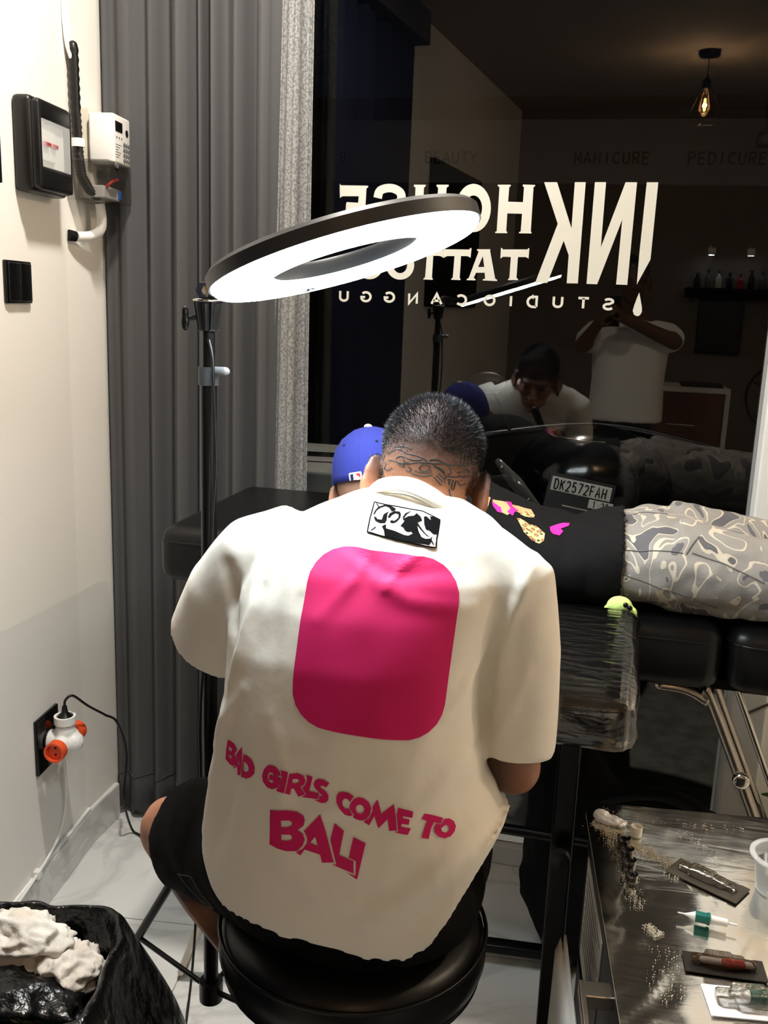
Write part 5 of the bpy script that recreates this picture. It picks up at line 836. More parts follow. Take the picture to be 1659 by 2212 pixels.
def ink_man(p):
    q = HI @ p
    if q.length < .17 and q.z > -.13:
        hair = sstep(-.052, .03, q.z + .25 * max(0, -q.y - .02) * 0 + .18 * max(0, abs(q.x) - .05) - .35 * max(0, q.y - .03))
        ink = .5 * sstep(-.02, -.06, q.z) * sstep(.0, -.05, q.y) * (.5 + .8 * noise.noise(p * 55)) if q.y < 0 else 0
        return max(0, min(.93, max(hair * .9, ink)))
    if p.z < .9 and p.x < -.45: return max(0, min(.75, .38 + .9 * noise.noise(p * 16)))       # tattooed leg
    if p.z < 1.12: return max(0, min(.8, .45 + .8 * noise.noise(p * 14)))
    return 0
ink_layer(me, ink_man); setmat(me, 'skin'); body_man = link('body', me, man); MAN_BVH = bvh_of(me); eyes(man, HM)
# cropped hair: short strands
vs, fs = [], []; rnd = random.Random(3)
def strand(p, n_, L, w):
    t = V((rnd.gauss(0, 1), rnd.gauss(0, 1), rnd.gauss(0, 1))); d = (n_ + t * .28 + V((0, .1, .25))).normalized(); s_ = d.cross(V((rnd.random() - .5, rnd.random() - .5, rnd.random() - .5))).normalized() * w; k = len(vs)
    vs.extend([p + s_, p - s_, p + d * L * .6 - s_ * .7, p + d * L * .6 + s_ * .7, p + d * L + V((0, 0, -.0004))]); fs.extend([(k, k + 1, k + 2, k + 3), (k + 3, k + 2, k + 4)])
for v in me.vertices:
    q = HI @ v.co
    if q.length > .17 or q.z < -.09: continue
    den = sstep(-.055, .03, q.z + .18 * max(0, abs(q.x) - .05) - .9 * max(0, q.y - .045))
    if q.y > .06: den = 0
    if abs(q.x) > .07 and q.z < .0: den *= .2
    for r_ in range(7):
        if rnd.random() < den * .95:
            p = v.co + V((rnd.uniform(-.0025, .0025), rnd.uniform(-.0025, .0025), rnd.uniform(-.0025, .0025))); L = .0016 + .0085 * sstep(.0, .055, q.z) * rnd.uniform(.6, 1.25)
            strand(p - v.normal * .0006, v.normal, L, .00028)
o = link('cropped_hair', mesh('cropped_hair', vs, fs, 'hair_black'), man); tag(o, 'short cropped black hair', kind='stuff')
# ear plug
pq = HM @ V((.084, -.006, -.058)); bb = B(); ring = [pq + HM.to_3x3() @ V((0.0, .0115 * cos(2 * pi * k / 20), .0115 * sin(2 * pi * k / 20))) for k in range(21)]; bb.limb(ring, .0042, 10, cap=False); bb.obj('ear_plug', 'black_gloss', man, True, label='black ring in the stretched earlobe')
for k, pts in enumerate(TATTOO):
    Q = []
    for p in pts:
        loc, nn, _, dist = MAN_BVH.find_nearest(V(p))
        if loc is not None: Q.append(loc + nn * .0002)
    if len(Q) > 1: bb = B(); bb.limb(Q, (.0009, .0009), 6, smooth=3); bb.obj('neck_tattoo_line', 'ink_line', man, True)
# shorts
bb = B(); bb.limb([(-.295, 1.195, .75), (-.29, 1.205, .80), (-.288, 1.215, .86)], [(.172, .115), (.165, .108), (.15, .1)], 24, up=(0, 1, 0)); bb.ell((-.365, 1.19, .742), (.108, .12, .07)); bb.ell((-.215, 1.19, .742), (.108, .12, .07))
e0 = LH.lerp(LK, .80); ax_ = (LK - LH).normalized()
bb.limb([LH + V((.02, -.03, 0)), LH.lerp(LK, .4), e0, e0 - ax_ * .0, e0 - ax_ * .03], [.115, .106, .094, .078, .07], 20, flat=True); e1 = RH.lerp(RK, .8)
bb.limb([RH, RH.lerp(RK, .5), e1], [.11, .1, .09], 20, flat=True); me = bb.fuse(.006, 5)
displace(me, lambda p, n_: p + n_ * (.004 * noise.noise(V((p.x * 30, p.y * 18, p.z * 22)))))
setmat(me, 'black_denim'); link('shorts', me, man); SH_BVH = bvh_of(me)
for a, c in (((-.53, 1.20, .72), (-.50, 1.17, .68)), ((-.57, 1.22, .70), (-.53, 1.18, .66)), ((-.57, 1.22, .70), (-.53, 1.20, .72)), ((-.54, 1.19, .66), (-.5, 1.17, .68))):
    Q = [SH_BVH.find_nearest(V(a).lerp(V(c), k / 6)) for k in range(7)]; bb = B(); bb.limb([q[0] + q[1] * .0004 for q in Q], .0008, 6); bb.obj('shorts_stitching', 'thread_grey', man)
# T-shirt
def zhem(p):
    f_ = .80 + .05 * sstep(-.2, -.08, p.x); k_ = sstep(1.14, 1.3, p.y)
    return f_ * k_ + (1 - k_) * zback(p)
def zback(p):
    return .752 - .012 * math.exp(-((p.x + .2) / .06) ** 2) + .13 * sstep(-.175, -.07, p.x) + .004 * sin((p.x + .5) * 21) + .03 * sstep(-.44, -.52, p.x)
def tr_(z, x0, x1, y0, y1, e=2.5, zf=None): return sup_ring((x0 + x1) / 2, (y0 + y1) / 2, z, (x1 - x0) / 2, (y1 - y0) / 2, e=e, zf=zf)
rings = [tr_(.80, -.42, -.16, 1.12, 1.28, 2.2), tr_(.80, -.475, -.105, 1.055, 1.32, 2.4, lambda p: zhem(p) + .03), tr_(.76, -.50, -.085, 1.033, 1.335, 2.4, zhem), tr_(.80, -.512, -.075, 1.030, 1.35, 2.4, lambda p: zhem(p) + .03),
    tr_(.89, -.503, -.085, 1.036, 1.36, 2.4), tr_(.95, -.495, -.118, 1.042, 1.36, 2.4), tr_(1.03, -.487, -.126, 1.052, 1.365, 2.4), tr_(1.11, -.488, -.122, 1.074, 1.375, 2.4), tr_(1.17, -.483, -.105, 1.104, 1.385, 2.3),
    tr_(1.215, -.468, -.092, 1.136, 1.39, 2.2), tr_(1.252, -.436, -.108, 1.175, 1.39, 2.1), tr_(1.28, -.39, -.14, 1.215, 1.385, 2.0), tr_(1.300, -.34, -.19, 1.248, 1.375, 2.0), tr_(1.310, -.31, -.22, 1.272, 1.365, 2.0)]
bb = B(); bb.loft(rings)
def sleeve(bb, pts, rads):
    a = (V(pts[-1]) - V(pts[-2])).normalized(); pts = list(pts) + [V(pts[-1]) - a * .002, V(pts[-1]) - a * .035]; rr_ = rads[-1] if not isinstance(rads[-1], tuple) else rads[-1][0]
    rads = list(rads) + [rr_ - .009, rr_ - .014]; bb.limb(pts, rads, 28, flat=True)
sleeve(bb, [(-.40, 1.265, 1.228), (-.455, 1.268, 1.195), (-.505, 1.282, 1.13), (-.535, 1.295, 1.075), (-.552, 1.303, 1.045)], [.06, .078, .083, .080, .078])
sleeve(bb, [(-.16, 1.265, 1.23), (-.106, 1.262, 1.19), (-.084, 1.255, 1.10), (-.077, 1.248, 1.02), (-.074, 1.238, .958)], [.058, .07, .058, .052, .05])
me = bb.fuse(.0048, 16, .5)
FOLDS = [ ([(-.415, 1.215), (-.43, 1.15), (-.447, 1.07)], .007, .005), ([(-.33, 1.26), (-.355, 1.235), (-.36, 1.2)], .006, .003), ([(-.195, 1.265), (-.235, 1.235), (-.25, 1.21)], .006, .003), ([(-.118, 1.13), (-.14, 1.09), (-.16, 1.06)], .007, .005), ([(-.425, 1.07), (-.45, 1.02), (-.468, .98)], .008, .005), ([(-.30, 1.285), (-.24, 1.26), (-.18, 1.262)], .005, .0025), ([(-.39, 1.262), (-.41, 1.235), (-.415, 1.2)], .006, .004), ([(-.47, 1.16), (-.49, 1.12), (-.52, 1.09)], .008, .005), ([(-.10, .99), (-.085, 1.04), (-.07, 1.1)], .008, .005),   # (points x,z on the back ..., width, height)
 ([(-.075, 1.23), (-.095, 1.17), (-.108, 1.08)], .010, .009), ([(-.092, 1.20), (-.118, 1.10), (-.125, 1.0)], .012, -.010), ([(-.12, 1.03), (-.16, .97), (-.2, .93)], .012, .004),
 ([(-.49, 1.20), (-.462, 1.12), (-.47, 1.03)], .012, -.012), ([(-.44, 1.22), (-.43, 1.13), (-.455, 1.02), (-.47, .93)], .012, .006), ([(-.45, 1.02), (-.47, .92), (-.49, .84)], .014, .007),
 ([(-.42, .97), (-.45, .88), (-.47, .80)], .014, -.006), ([(-.30, 1.24), (-.22, 1.2), (-.14, 1.19)], .010, .0035), ([(-.32, 1.255), (-.25, 1.225), (-.16, 1.235)], .008, -.003), ([(-.10, .93), (-.16, .86), (-.24, .80)], .016, .008),
 ([(-.09, .88), (-.15, .82), (-.2, .77)], .014, -.006), ([(-.36, .87), (-.3, .83), (-.22, .82)], .014, .004), ([(-.27, 1.27), (-.29, 1.22), (-.33, 1.17)], .008, .003), ([(-.4, 1.26), (-.38, 1.2), (-.37, 1.12)], .010, .003),
 ([(-.15, 1.14), (-.18, 1.04), (-.2, .96)], .015, .003), ([(-.2, 1.0), (-.28, .95), (-.34, .92)], .012, .003), ([(-.38, 1.05), (-.35, .98), (-.36, .92)], .012, .003)]
def seg_d(x, z, a, c):
    dx, dz = c[0] - a[0], c[1] - a[1]; t = max(0, min(1, ((x - a[0]) * dx + (z - a[1]) * dz) / (dx * dx + dz * dz))); return math.hypot(x - a[0] - dx * t, z - a[1] - dz * t), t
def shirt_folds(c, n_):
    d = .0022 * noise.noise(V((c.x * 22, c.y * 22, c.z * 10))) + .0035 * noise.noise(V((c.x * 8 + 3, c.y * 8, c.z * 5)))
    if n_.y < .35 and n_.z > -.5:
        for pts, w, h in FOLDS:
            best = 9; tt = 0; m_ = len(pts) - 1
            for i in range(m_):
                q, t = seg_d(c.x, c.z, pts[i], pts[i + 1])
                if q < best: best = q; tt = (i + t) / m_
            if best < 3 * w: d += h * math.exp(-(best / w) ** 2) * (.35 + .65 * sin(pi * max(.08, min(.92, tt))))
    d *= sstep(-.75, -.2, n_.z) * (.15 + .85 * sstep(.0, .08, c.z - zhem(c)))
    return c + n_ * d
displace(me, shirt_folds)
setmat(me, 'shirt_cotton'); shirt = link('t_shirt', me, man); SHIRT_BVH = bvh_of(me)
neck = [(-.24, 1.398, 1.228), (-.19, 1.385, 1.230), (-.172, 1.35, 1.243), (-.172, 1.31, 1.262), (-.19, 1.278, 1.288), (-.22, 1.264, 1.312), (-.252, 1.264, 1.324), (-.29, 1.278, 1.319), (-.316, 1.31, 1.302), (-.318, 1.345, 1.276), (-.29, 1.385, 1.241), (-.24, 1.398, 1.228)]
bb = B(); bb.limb(neck, (.0045, .014), 12, smooth=6, cap=False, up=(0, .3, 1)); bb.obj('collar', 'shirt_cotton', shirt, True)
bb = B(); bb.limb([V(p) + V((0, -.003, -.016)) + (V(p) - V((-.24, 1.33, 1.28))) * .06 for p in neck], .0016, 6, smooth=6, cap=False); bb.obj('collar_seam', 'shirt_cotton', shirt, True)
def on_shirt(x, z, off=.0013):
    loc, n_, _, _ = SHIRT_BVH.ray_cast(V((x, .6, z)), V((0, 1, 0)))
    return None if loc is None else loc + n_ * off
for nm, cs in PRINT: decal(nm, cs, 'print_pink', shirt, on_shirt, .008, label='pink printed letter' if nm.startswith('letter') else 'plain pink printed panel')
for nm, cs in PATCH: decal(nm, cs, 'patch_white', shirt, lambda x, z: on_shirt(x, z, .0018), .008, label='black and white woven patch')
for cs in ART: decal('patch_artwork', [cs], 'patch_black', shirt, lambda x, z: on_shirt(x, z, .0026), .008)
if PATCH:
    ed = PATCH[0][1][0]; Q = []
    for i in range(len(ed)):
        for k in range(6): a, c = ed[i], ed[(i + 1) % len(ed)]; p = on_shirt(a[0] + (c[0] - a[0]) * k / 6, a[1] + (c[1] - a[1]) * k / 6, .0016); Q.append(p)
    Q = [p for p in Q if p is not None]; bb = B(); bb.limb(Q + Q[:1], .0011, 6, cap=False); bb.obj('patch_border', 'patch_black', shirt)
# gloves and machine
bb = B(); bb.limb([LWr - (LWr - LE).normalized() * .05, LWr], [.033, .03], 14); hand(bb, LWr, (.07, .05, .02), (.15, .05, -1), .96, .55, 1, .3); me = bb.fuse(.0032, 3); setmat(me, 'glove_black'); link('glove', me, man)
bb = B(); bb.limb([RWr - (RWr - RE).normalized() * .05, RWr], [.033, .03], 14); hand(bb, RWr, (-.03, .085, .02), (-.5, .2, -.8), .96, 1.05, 1, .8); me = bb.fuse(.0032, 3); setmat(me, 'glove_black'); link('glove', me, man)
tm = thing('tattoo_machine', (-.21, 1.60, 1.10), 'black pen tattoo machine in the gloved hand, seen mirrored in the window', 'tattoo machine')
a, c = V((-.23, 1.62, 1.215)), V((-.165, 1.535, 1.055)); B().limb([c.lerp(a, .05), c.lerp(a, .5), a], [.012, .0125, .014], 14).obj('grip', 'black_metal', tm, True); B().limb([c - (a - c).normalized() * .02, c.lerp(a, .05)], [.002, .009], 10).obj('needle_tip', 'white_plastic', tm, True)

# ---- the client
cl = thing('person', (.1, 1.95, 1.0), 'person in blue cap, black printed T-shirt and grey camouflage trousers lying on the couch', 'person')
CM = Matrix.Translation(V((-.44, 1.862, 1.197))) @ Matrix.Rotation(R(-11), 4, 'Y') @ Matrix.Rotation(R(-12), 4, 'X'); CI = CM.inverted()
bb = B(); head_parts(bb, CM)
bb.limb([CM @ V((0, -.02, -.05)), V((-.385, 1.895, 1.14)), V((-.33, 1.93, 1.12))], [(.052, .055), (.05, .05), (.06, .06)], 16)
bb.limb([(-.31, 1.94, 1.12), (-.2, 1.95, 1.09), (0, 1.95, 1.065), (.13, 1.95, 1.08)], [(.15, .065), (.14, .065), (.13, .055), (.15, .068)], 20, smooth=4, up=(0, 0, 1))
for s_, kn in ((-1, 1.86), (1, 2.06)):
    bb.limb([(.13, 1.95 + s_ * .085, 1.09), (.5, 1.95 + s_ * .1, 1.062), (.56, 1.95 + s_ * .1, 1.055), (.95, 1.95 + s_ * .1, 1.055)], [.075, .058, .052, .036], 14); bb.limb([(.95, 1.95 + s_ * .1, 1.05), (1.02, 1.95 + s_ * .11, 1.04), (1.1, 1.95 + s_ * .13, 1.035)], [.035, .033, .026], 12)
bb.limb([(-.28, 1.83, 1.11), (-.36, 1.80, 1.10), (-.40, 1.96, 1.10)], [.045, .038, .028], 12); hand(bb, (-.40, 1.96, 1.10), (-.2, .8, .05), (0, 0, -1), .95, .4, 1, .3)
bb.limb([(-.29, 2.07, 1.11), (-.38, 2.14, 1.105), (-.46, 2.12, 1.12)], [.045, .038, .028], 12); hand(bb, (-.46, 2.12, 1.12), (-.8, -.1, .0), (0, 0, -1), .95, .4, -1, .3)
me = bb.fuse(.0048, 5); ink_layer(me, lambda p: .85 * sstep(-.03, .03, (CI @ p).z) if (CI @ p).length < .16 and (CI @ p).y < .04 else 0); setmat(me, 'skin_pale'); link('body', me, cl); eyes(cl, CM)
# trousers
def xr(x, cy, cz, ry, rz, e=2.4): return sup_ring(x, cy, cz, ry, rz, e=e, axis='x')
bb = B(); bb.loft([xr(.02, 1.95, 1.078, .165, .070), xr(.06, 1.95, 1.083, .178, .079), xr(.13, 1.95, 1.089, .19, .085), xr(.2, 1.95, 1.085, .192, .081), xr(.27, 1.95, 1.076, .19, .072), xr(.34, 1.955, 1.07, .17, .06)])
for s_ in (-1, 1):
    bb.limb([(.16, 1.95 + s_ * .085, 1.092), (.3, 1.95 + s_ * .1, 1.083), (.5, 1.95 + s_ * .115, 1.075), (.8, 1.95 + s_ * .115, 1.07), (.99, 1.95 + s_ * .115, 1.066), (.985, 1.95 + s_ * .115, 1.066), (.95, 1.95 + s_ * .115, 1.066)], [(.095, .092), (.09, .078), (.085, .07), (.08, .064), (.08, .06), (.07, .05), (.065, .045)], 24, flat=True, smooth=0, up=(0, 0, 1))
    bb.ell((.13, 1.95 + s_ * .075, 1.098), (.085, .085, .076))
me = bb.fuse(.0058, 6)
displace(me, lambda c, n_: fl0(c + n_ * (.005 * noise.noise(V((c.x * 10 + c.y * 9, c.y * 22, c.z * 22))) + .003 * noise.noise(c * 38)), 1.0035))
setmat(me, 'camo'); trs = link('trousers', me, cl); TRB = bvh_of(me)
def seam(name, pts, bvh, parent, mat, r_=.0016, off=.0005):
    Q = []
    for i in range(len(pts) - 1):
        for k in range(8):
            p = V(pts[i]).lerp(V(pts[i + 1]), k / 8); q = bvh.find_nearest(p); Q.append(q[0] + q[1] * off)
    bb = B(); bb.limb(Q, (r_, r_ * .6), 6); return bb.obj(name, mat, parent, True)
M('camo_seam', (92, 90, 88), .9)
for k, pts in enumerate(SEAMS): seam('trouser_seam' if k > 2 else 'pocket_seam', pts, TRB, trs, 'camo_seam')
# T-shirt
bb = B(); bb.loft([xr(.03, 1.95, 1.08, .15, .066), xr(.062, 1.95, 1.086, .186, .085), xr(.066, 1.95, 1.086, .192, .089), xr(.03, 1.95, 1.081, .192, .086), xr(-.04, 1.95, 1.068, .184, .076), xr(-.1, 1.95, 1.072, .184, .08), xr(-.17, 1.948, 1.09, .19, .088), xr(-.24, 1.945, 1.118, .195, .092), xr(-.3, 1.94, 1.145, .185, .085), xr(-.35, 1.93, 1.155, .14, .066), xr(-.385, 1.92, 1.158, .08, .05)])
bb.limb([(-.26, 1.84, 1.125), (-.33, 1.81, 1.115), (-.36, 1.81, 1.11), (-.345, 1.81, 1.11)], [.07, .066, .062, .05], 18, flat=True); bb.limb([(-.27, 2.05, 1.13), (-.33, 2.09, 1.12), (-.37, 2.11, 1.115), (-.355, 2.105, 1.115)], [.07, .066, .062, .05], 18, flat=True); me = bb.fuse(.0046, 12)
displace(me, lambda c, n_: fl0(c + n_ * (.007 * noise.noise(V((c.x * 22 + c.y * 12, c.y * 8, c.z * 10))) + .005 * abs(noise.noise(V((c.x * 34 + c.y * 20, c.y * 9, c.z * 9))))) * sstep(-.8, -.2, -n_.x + .0), 1.0035))
setmat(me, 'black_cotton'); cts = link('t_shirt', me, cl); CTB = bvh_of(me)
def on_ct(x, y, off=.001):
    loc, n_, _, _ = CTB.ray_cast(V((x, y, 1.6)), V((0, 0, -1))); return None if loc is None else loc + n_ * off
for nm, mat, pts in CPRINT: decal(nm, [pts], mat, cts, lambda x, y: on_ct(x, y, .0016 if mat == 'hot_pink' else .001), .012)
# cap
cap = None
def cap_pt(a, h): # a angle, h 0..1 up the crown
    r_ = (1 - h ** 2.6) ** .5 if h < 1 else 0
    return CM @ V((.0825 * r_ * cos(a), .1 * r_ * sin(a) - .008, .012 + .112 * h))
rings = [[cap_pt(2 * pi * k / 48, h) for k in range(48)] for h in (0, .12, .25, .4, .55, .68, .8, .89, .95, .99)]; inner = [[CM @ V((.078 * cos(2 * pi * k / 48), .095 * sin(2 * pi * k / 48) - .008, .013)) for k in range(48)]]
bb = B(); bb.loft(inner + rings); cap = bb.obj('cap', 'cap_blue', cl, True, label='royal blue baseball cap')
for k in range(6): bb = B(); a = 2 * pi * k / 6 + pi / 6; bb.limb([cap_pt(a, h) for h in (0, .2, .4, .6, .8, .95, .99)], .0011, 6); bb.obj('cap_seam', 'cap_blue', cap, True)
for k in range(6): bb = B(); a = 2 * pi * k / 6; p = cap_pt(a, .66); p2 = cap_pt(a, .69); bb.ell(p, (.0028, .0028, .0028)); bb.obj('eyelet', 'navy', cap, True)
bb = B(); bb.ell(CM @ V((0, -.008, .125)), (.0085, .0085, .0055)); bb.obj('cap_button', 'cap_white', cap, True, label='white button on top of the cap')
vs, fs = [], []
for j in range(9):
    for k in range(25):
        a = pi * (.12 + .76 * k / 24); e = .07 * j / 8 * (sin(a) ** .6); vs.append(CM @ V((.083 * cos(a), .1 * sin(a) - .008 + e, .014 - .014 * (abs(cos(a)) ** 2) - .01 * (j / 8) ** 1.5)))
for j in range(8):
    for k in range(24): q = j * 25 + k; fs.append((q, q + 1, q + 26, q + 25))
o = link('cap_brim', mesh('cap_brim', vs, fs, 'cap_blue', True), cap); md = o.modifiers.new('t', 'SOLIDIFY'); md.thickness = .003
CAPB = bvh_of(cap.data)
def on_cap(x, z, off, dirn=1):
    q = CAPB.ray_cast(V((x, 1.862 - .4 * dirn, z)), V((0, dirn, 0))); return None if q[0] is None else q[0] - V((0, dirn, 0)) * off
LX, LZ = MLB; ca, sa = cos(R(14)), sin(R(14))
def lg(u, v, off): return on_cap(LX + u * ca - v * sa, LZ + u * sa + v * ca, off)
def rrc(w, h, r_): return [(sx * (w / 2 - r_) + r_ * cos(R(a0 + 90 * i / 4)), sy * (h / 2 - r_) + r_ * sin(R(a0 + 90 * i / 4))) for sx, sy, a0 in ((1, -1, -90), (1, 1, 0), (-1, 1, 90), (-1, -1, 180)) for i in range(5)]
decal('logo_patch', [rrc(.027, .018, .003)], 'cap_white', cap, lambda u, v: lg(u, v, .0012), .006, label='small white rounded logo patch with batter silhouette')
decal('logo_blue', [[(-.0105, -.006), (-.005, -.006), (-.0035, -.001), (-.0045, .002), (-.003, .006), (-.0105, .006)]], 'navy', cap, lambda u, v: lg(u, v, .002), .006)
decal('logo_red', [[(.0105, .006), (.002, .006), (.0035, .003), (.007, .001), (.009, -.002), (.0105, -.003)]], 'logo_red', cap, lambda u, v: lg(u, v, .002), .006)
bb = B(); f0 = lambda dx, dz: (lambda x, y: (on_cap(CAPF[0] - (x + dx), CAPF[1] + y + dz, .0015, -1) or V((CAPF[0], 1.97, CAPF[1])))); glyph(bb, 'L', f0(-.02, -.008), .02, .032, .0042, .0006, (0, 1, 0)); glyph(bb, 'A', f0(-.008, -.018), .026, .034, .0042, .0006, (0, 1, 0)); bb.obj('cap_monogram', 'cap_white', cap, label='white interlocked letters on the cap front')

# ---- the photographer, seen mirrored in the glass
ph = thing('person', (.12, -.33, 0), 'person in white T-shirt holding up a phone, seen only mirrored in the window', 'person')
PM = Matrix.Translation(V((.105, -.27, 1.735))) @ Matrix.Rotation(R(-8), 4, 'X'); bb = B(); head_parts(bb, PM)
bb.limb([PM @ V((0, -.02, -.06)), (.11, -.31, 1.56), (.115, -.32, 1.5)], [.055, .054, .07], 16); bb.limb([(.12, -.33, .95), (.12, -.33, 1.15), (.12, -.33, 1.35), (.12, -.32, 1.48)], [(.15, .1), (.14, .1), (.17, .11), (.12, .08)], 20, smooth=3, up=(0, 1, 0))
phs = V((.0, -.045, 1.565))
for s_, el_ in ((1, V((.335, -.2, 1.42))), (-1, V((-.13, -.2, 1.38)))):
    sh = V((.12 + s_ * .17, -.32, 1.46)); wr = V((.0 + s_ * .07, -.10, 1.53)) if s_ > 0 else V((-.055, -.10, 1.5)); bb.limb([(.12, -.32, 1.46), sh, el_], [.07, .052, .042], 14); bb.limb([el_, wr], [.042, .028], 14); hand(bb, wr, V((-s_ * .35, .5, .5)), V((-s_, .1, 0)), .95, .6, s_, .4)
    bb.limb([(.12 + s_ * .09, -.33, .95), (.12 + s_ * .1, -.33, .5), (.12 + s_ * .1, -.34, .09)], [.09, .062, .042], 16); bb.limb([(.12 + s_ * .1, -.34, .05), (.12 + s_ * .11, -.16, .035)], [.045, .034], 12)
me = bb.fuse(.0075, 4); ink_layer(me, lambda p: .0 if p.z < 1.6 else .85 * sstep(.0, .04, (PM.inverted() @ p).z - .5 * max(0, (PM.inverted() @ p).y - .02))); M('skin_dark', (96, 66, 52), .55)
for v in me.vertices: v.co.z = max(v.co.z, .003)
setmat(me, 'skin_dark'); link('body', me, ph); eyes(ph, PM); pi_ = PM.inverted()
bb = B(); bb.ell((0, -.018, .04), (.079, .095, .085)); bb.xf(PM); bb.obj('hair', 'hair_black', ph, True)
bb = B(); bb.loft([sup_ring(.12, -.33, z, a, c) for z, a, c in ((1.0, .16, .11), (.98, .19, .135), (1.0, .2, .145), (1.2, .19, .14), (1.38, .2, .135), (1.47, .175, .11), (1.52, .1, .085), (1.535, .07, .07))])
for s_, el_ in ((1, V((.335, -.2, 1.42))), (-1, V((-.13, -.2, 1.38)))): bb.limb([(.12 + s_ * .1, -.32, 1.46), (.12 + s_ * .19, -.31, 1.44), V((.12 + s_ * .17, -.32, 1.45)).lerp(el_, .75)], [.07, .075, .07], 16, flat=True)
me = bb.fuse(.009, 6); setmat(me, 'shirt_cotton'); link('t_shirt', me, ph)
bb = B(); bb.loft([sup_ring(.12, -.33, z, a, c) for z, a, c in ((1.02, .15, .11), (.9, .175, .125), (.82, .17, .12))])
for s_ in (-1, 1): bb.limb([(.12 + s_ * .085, -.33, .9), (.12 + s_ * .1, -.33, .5), (.12 + s_ * .1, -.34, .1)], [.1, .085, .075], 18, flat=True)
me = bb.fuse(.01, 5); setmat(me, 'black_cotton'); link('trousers', me, ph)
pn_ = thing('phone', (0, -.045, 1.49), 'black phone held up in portrait, seen only mirrored in the window', 'phone'); B().box((.012, -.045, 1.562), (.074, .009, .15), None, .004).obj('phone_body', 'black_gloss', pn_, True, sharp=40)
for q in ((.03, 1.618), (.03, 1.598), (.012, 1.608)): B().lathe((q[0], -.0405, q[1]), [(0, 0), (.007, 0), (.007, .0015), (.004, .0018), (0, .0012)], 16, (0, 1, 0)).obj('camera_lens', 'black_gloss', pn_, True, sharp=40)
# ------------------------------------------------------------------ street side
bb = B(); bb.box((0, 6.1, -.17), (14, 7.0, .1)); tag(bb.obj('pavement', 'pavement'), 'dim pavement outside the shop window', kind='structure')
bb = B(); bb.box((0, 9.2, 1.6), (14, .2, 3.6)); tag(bb.obj('wall_street', 'night_wall'), 'dark wall across the street', kind='structure')
bb = B(); bb.box((-1.25, 3.0, .46), (.95, .55, 1.2), bev=.01); M('concrete', (150, 150, 144), .85, mottle=(9, (132, 132, 126))); tag(bb.obj('low_wall', 'concrete'), 'pale concrete block wall outside, beside the curtain edge', 'wall')
bb = B(); bb.limb([(-1.7, 2.78, 1.085), (-.76, 2.9, 1.085)], (.012, .008), 8); tag(bb.obj('black_rail', 'black_metal'), 'thin black rail lying along the top of the concrete wall', 'rail')
fs_ = thing('street_sign', (.2, 5.0, 2.4), 'dim fascia outside with dark words BEAUTY, MANICURE and PEDICURE', 'sign')
B().box((-.2, 5.03, 2.32), (4.2, .05, .3), None, .004).obj('fascia', 'night_wall', fs_)
for word, x0 in (('8', -1.43), ('BEAUTY', -.98), ('MANICURE', -.235), ('PEDICURE', .30)):
    x = x0
    for ch in word: bb = B(); glyph(bb, ch, lambda a, c: V((x + a, 5.0, 2.265 + c)), .034, .052, .009, .002); bb.obj('letter_' + ch.lower() if ch.isalpha() else 'digit', 'black_matte', fs_); x += .046
# scooter parked against the glass
sk = thing('scooter', (.05, 3.3, -.12), 'black motor scooter parked outside with number plate and slanted headlight', 'scooter')
bb = B(); bb.box((-.02, 2.99, .82), (.40, .10, .62), Matrix.Rotation(R(-14), 3, 'X'), .04); bb.ell((-.02, 3.05, 1.02), (.26, .14, .2)); bb.ell((-.04, 3.12, .62), (.2, .16, .3)); bb.limb([(0, 3.15, .3), (0, 3.6, .22), (0, 3.9, .3)], [(.14, .06), (.16, .06), (.15, .1)], 14); bb.ell((0, 4.1, .5), (.17, .4, .17)); me = bb.fuse(.014, 8); setmat(me, 'black_gloss'); link('body_shell', me, sk)
bb = B(); bb.ell((0, 4.02, .7), (.14, .38, .07)); bb.obj('saddle', 'black_leather', sk, True)
for nm, y in (('front_wheel', 2.98), ('rear_wheel', 4.2)):
    bb = B(); bb.limb([V((-.02, y + .215 * cos(2 * pi * k / 32), .145 + .215 * sin(2 * pi * k / 32))) for k in range(33)], .045, 12, cap=False); w = bb.obj(nm, 'rubber', sk, True)
    bb = B(); bb.lathe((-.06, y, .145), [(0, 0), (.05, 0), (.17, .03), (.17, .05), (.05, .08), (0, .08)], 24, (1, 0, 0)); bb.obj('rim', 'black_metal', w, True, sharp=40)
bb = B(); bb.limb([(-.02, 2.80, .33), (-.02, 2.9, .40), (-.02, 3.1, .38)], [(.05, .01), (.07, .012), (.06, .01)], 12); bb.obj('mudguard', 'black_gloss', sk, True)
M('headlamp', (84, 84, 80), .06, spec=.8, coat=1.0)
bb = B(); bb.limb([(-.30, 2.905, 1.10), (-.235, 2.872, 1.04), (-.15, 2.858, .955)], [(.006, .012), (.014, .024), (.006, .012)], 14, smooth=6); hd = bb.obj('headlight', 'headlamp', sk, True, label='narrow slanted clear headlight')
for k in range(5): bb = B(); bb.ell(V((-.285, 2.886, 1.085)).lerp(V((-.165, 2.846, .968)), k / 4), (.008, .005, .008)); bb.obj('reflector', 'chrome', hd, True)
pt = Matrix.Translation(V((-.043, 2.835, 1.033))) @ Matrix.Rotation(R(8), 4, 'Y') @ Matrix.Rotation(R(-10), 4, 'X')
bb = B(); bb.box((0, .004, -.012), (.20, .006, .115), None, .004).xf(pt); plt = bb.obj('number_plate', 'black_plastic', sk, label='number plate reading DK 2572 FAH')
M('plate_white', (196, 196, 188), .5)
bb = B(); bb.box((0, 0, .014), (.178, .003, .042), None, .003).xf(pt); bb.obj('plate_field', 'plate_white', plt); bb = B(); bb.box((.066, 0, -.024), (.072, .003, .026), None, .002).xf(pt); bb.obj('plate_field', 'plate_white', plt)
x = -.080
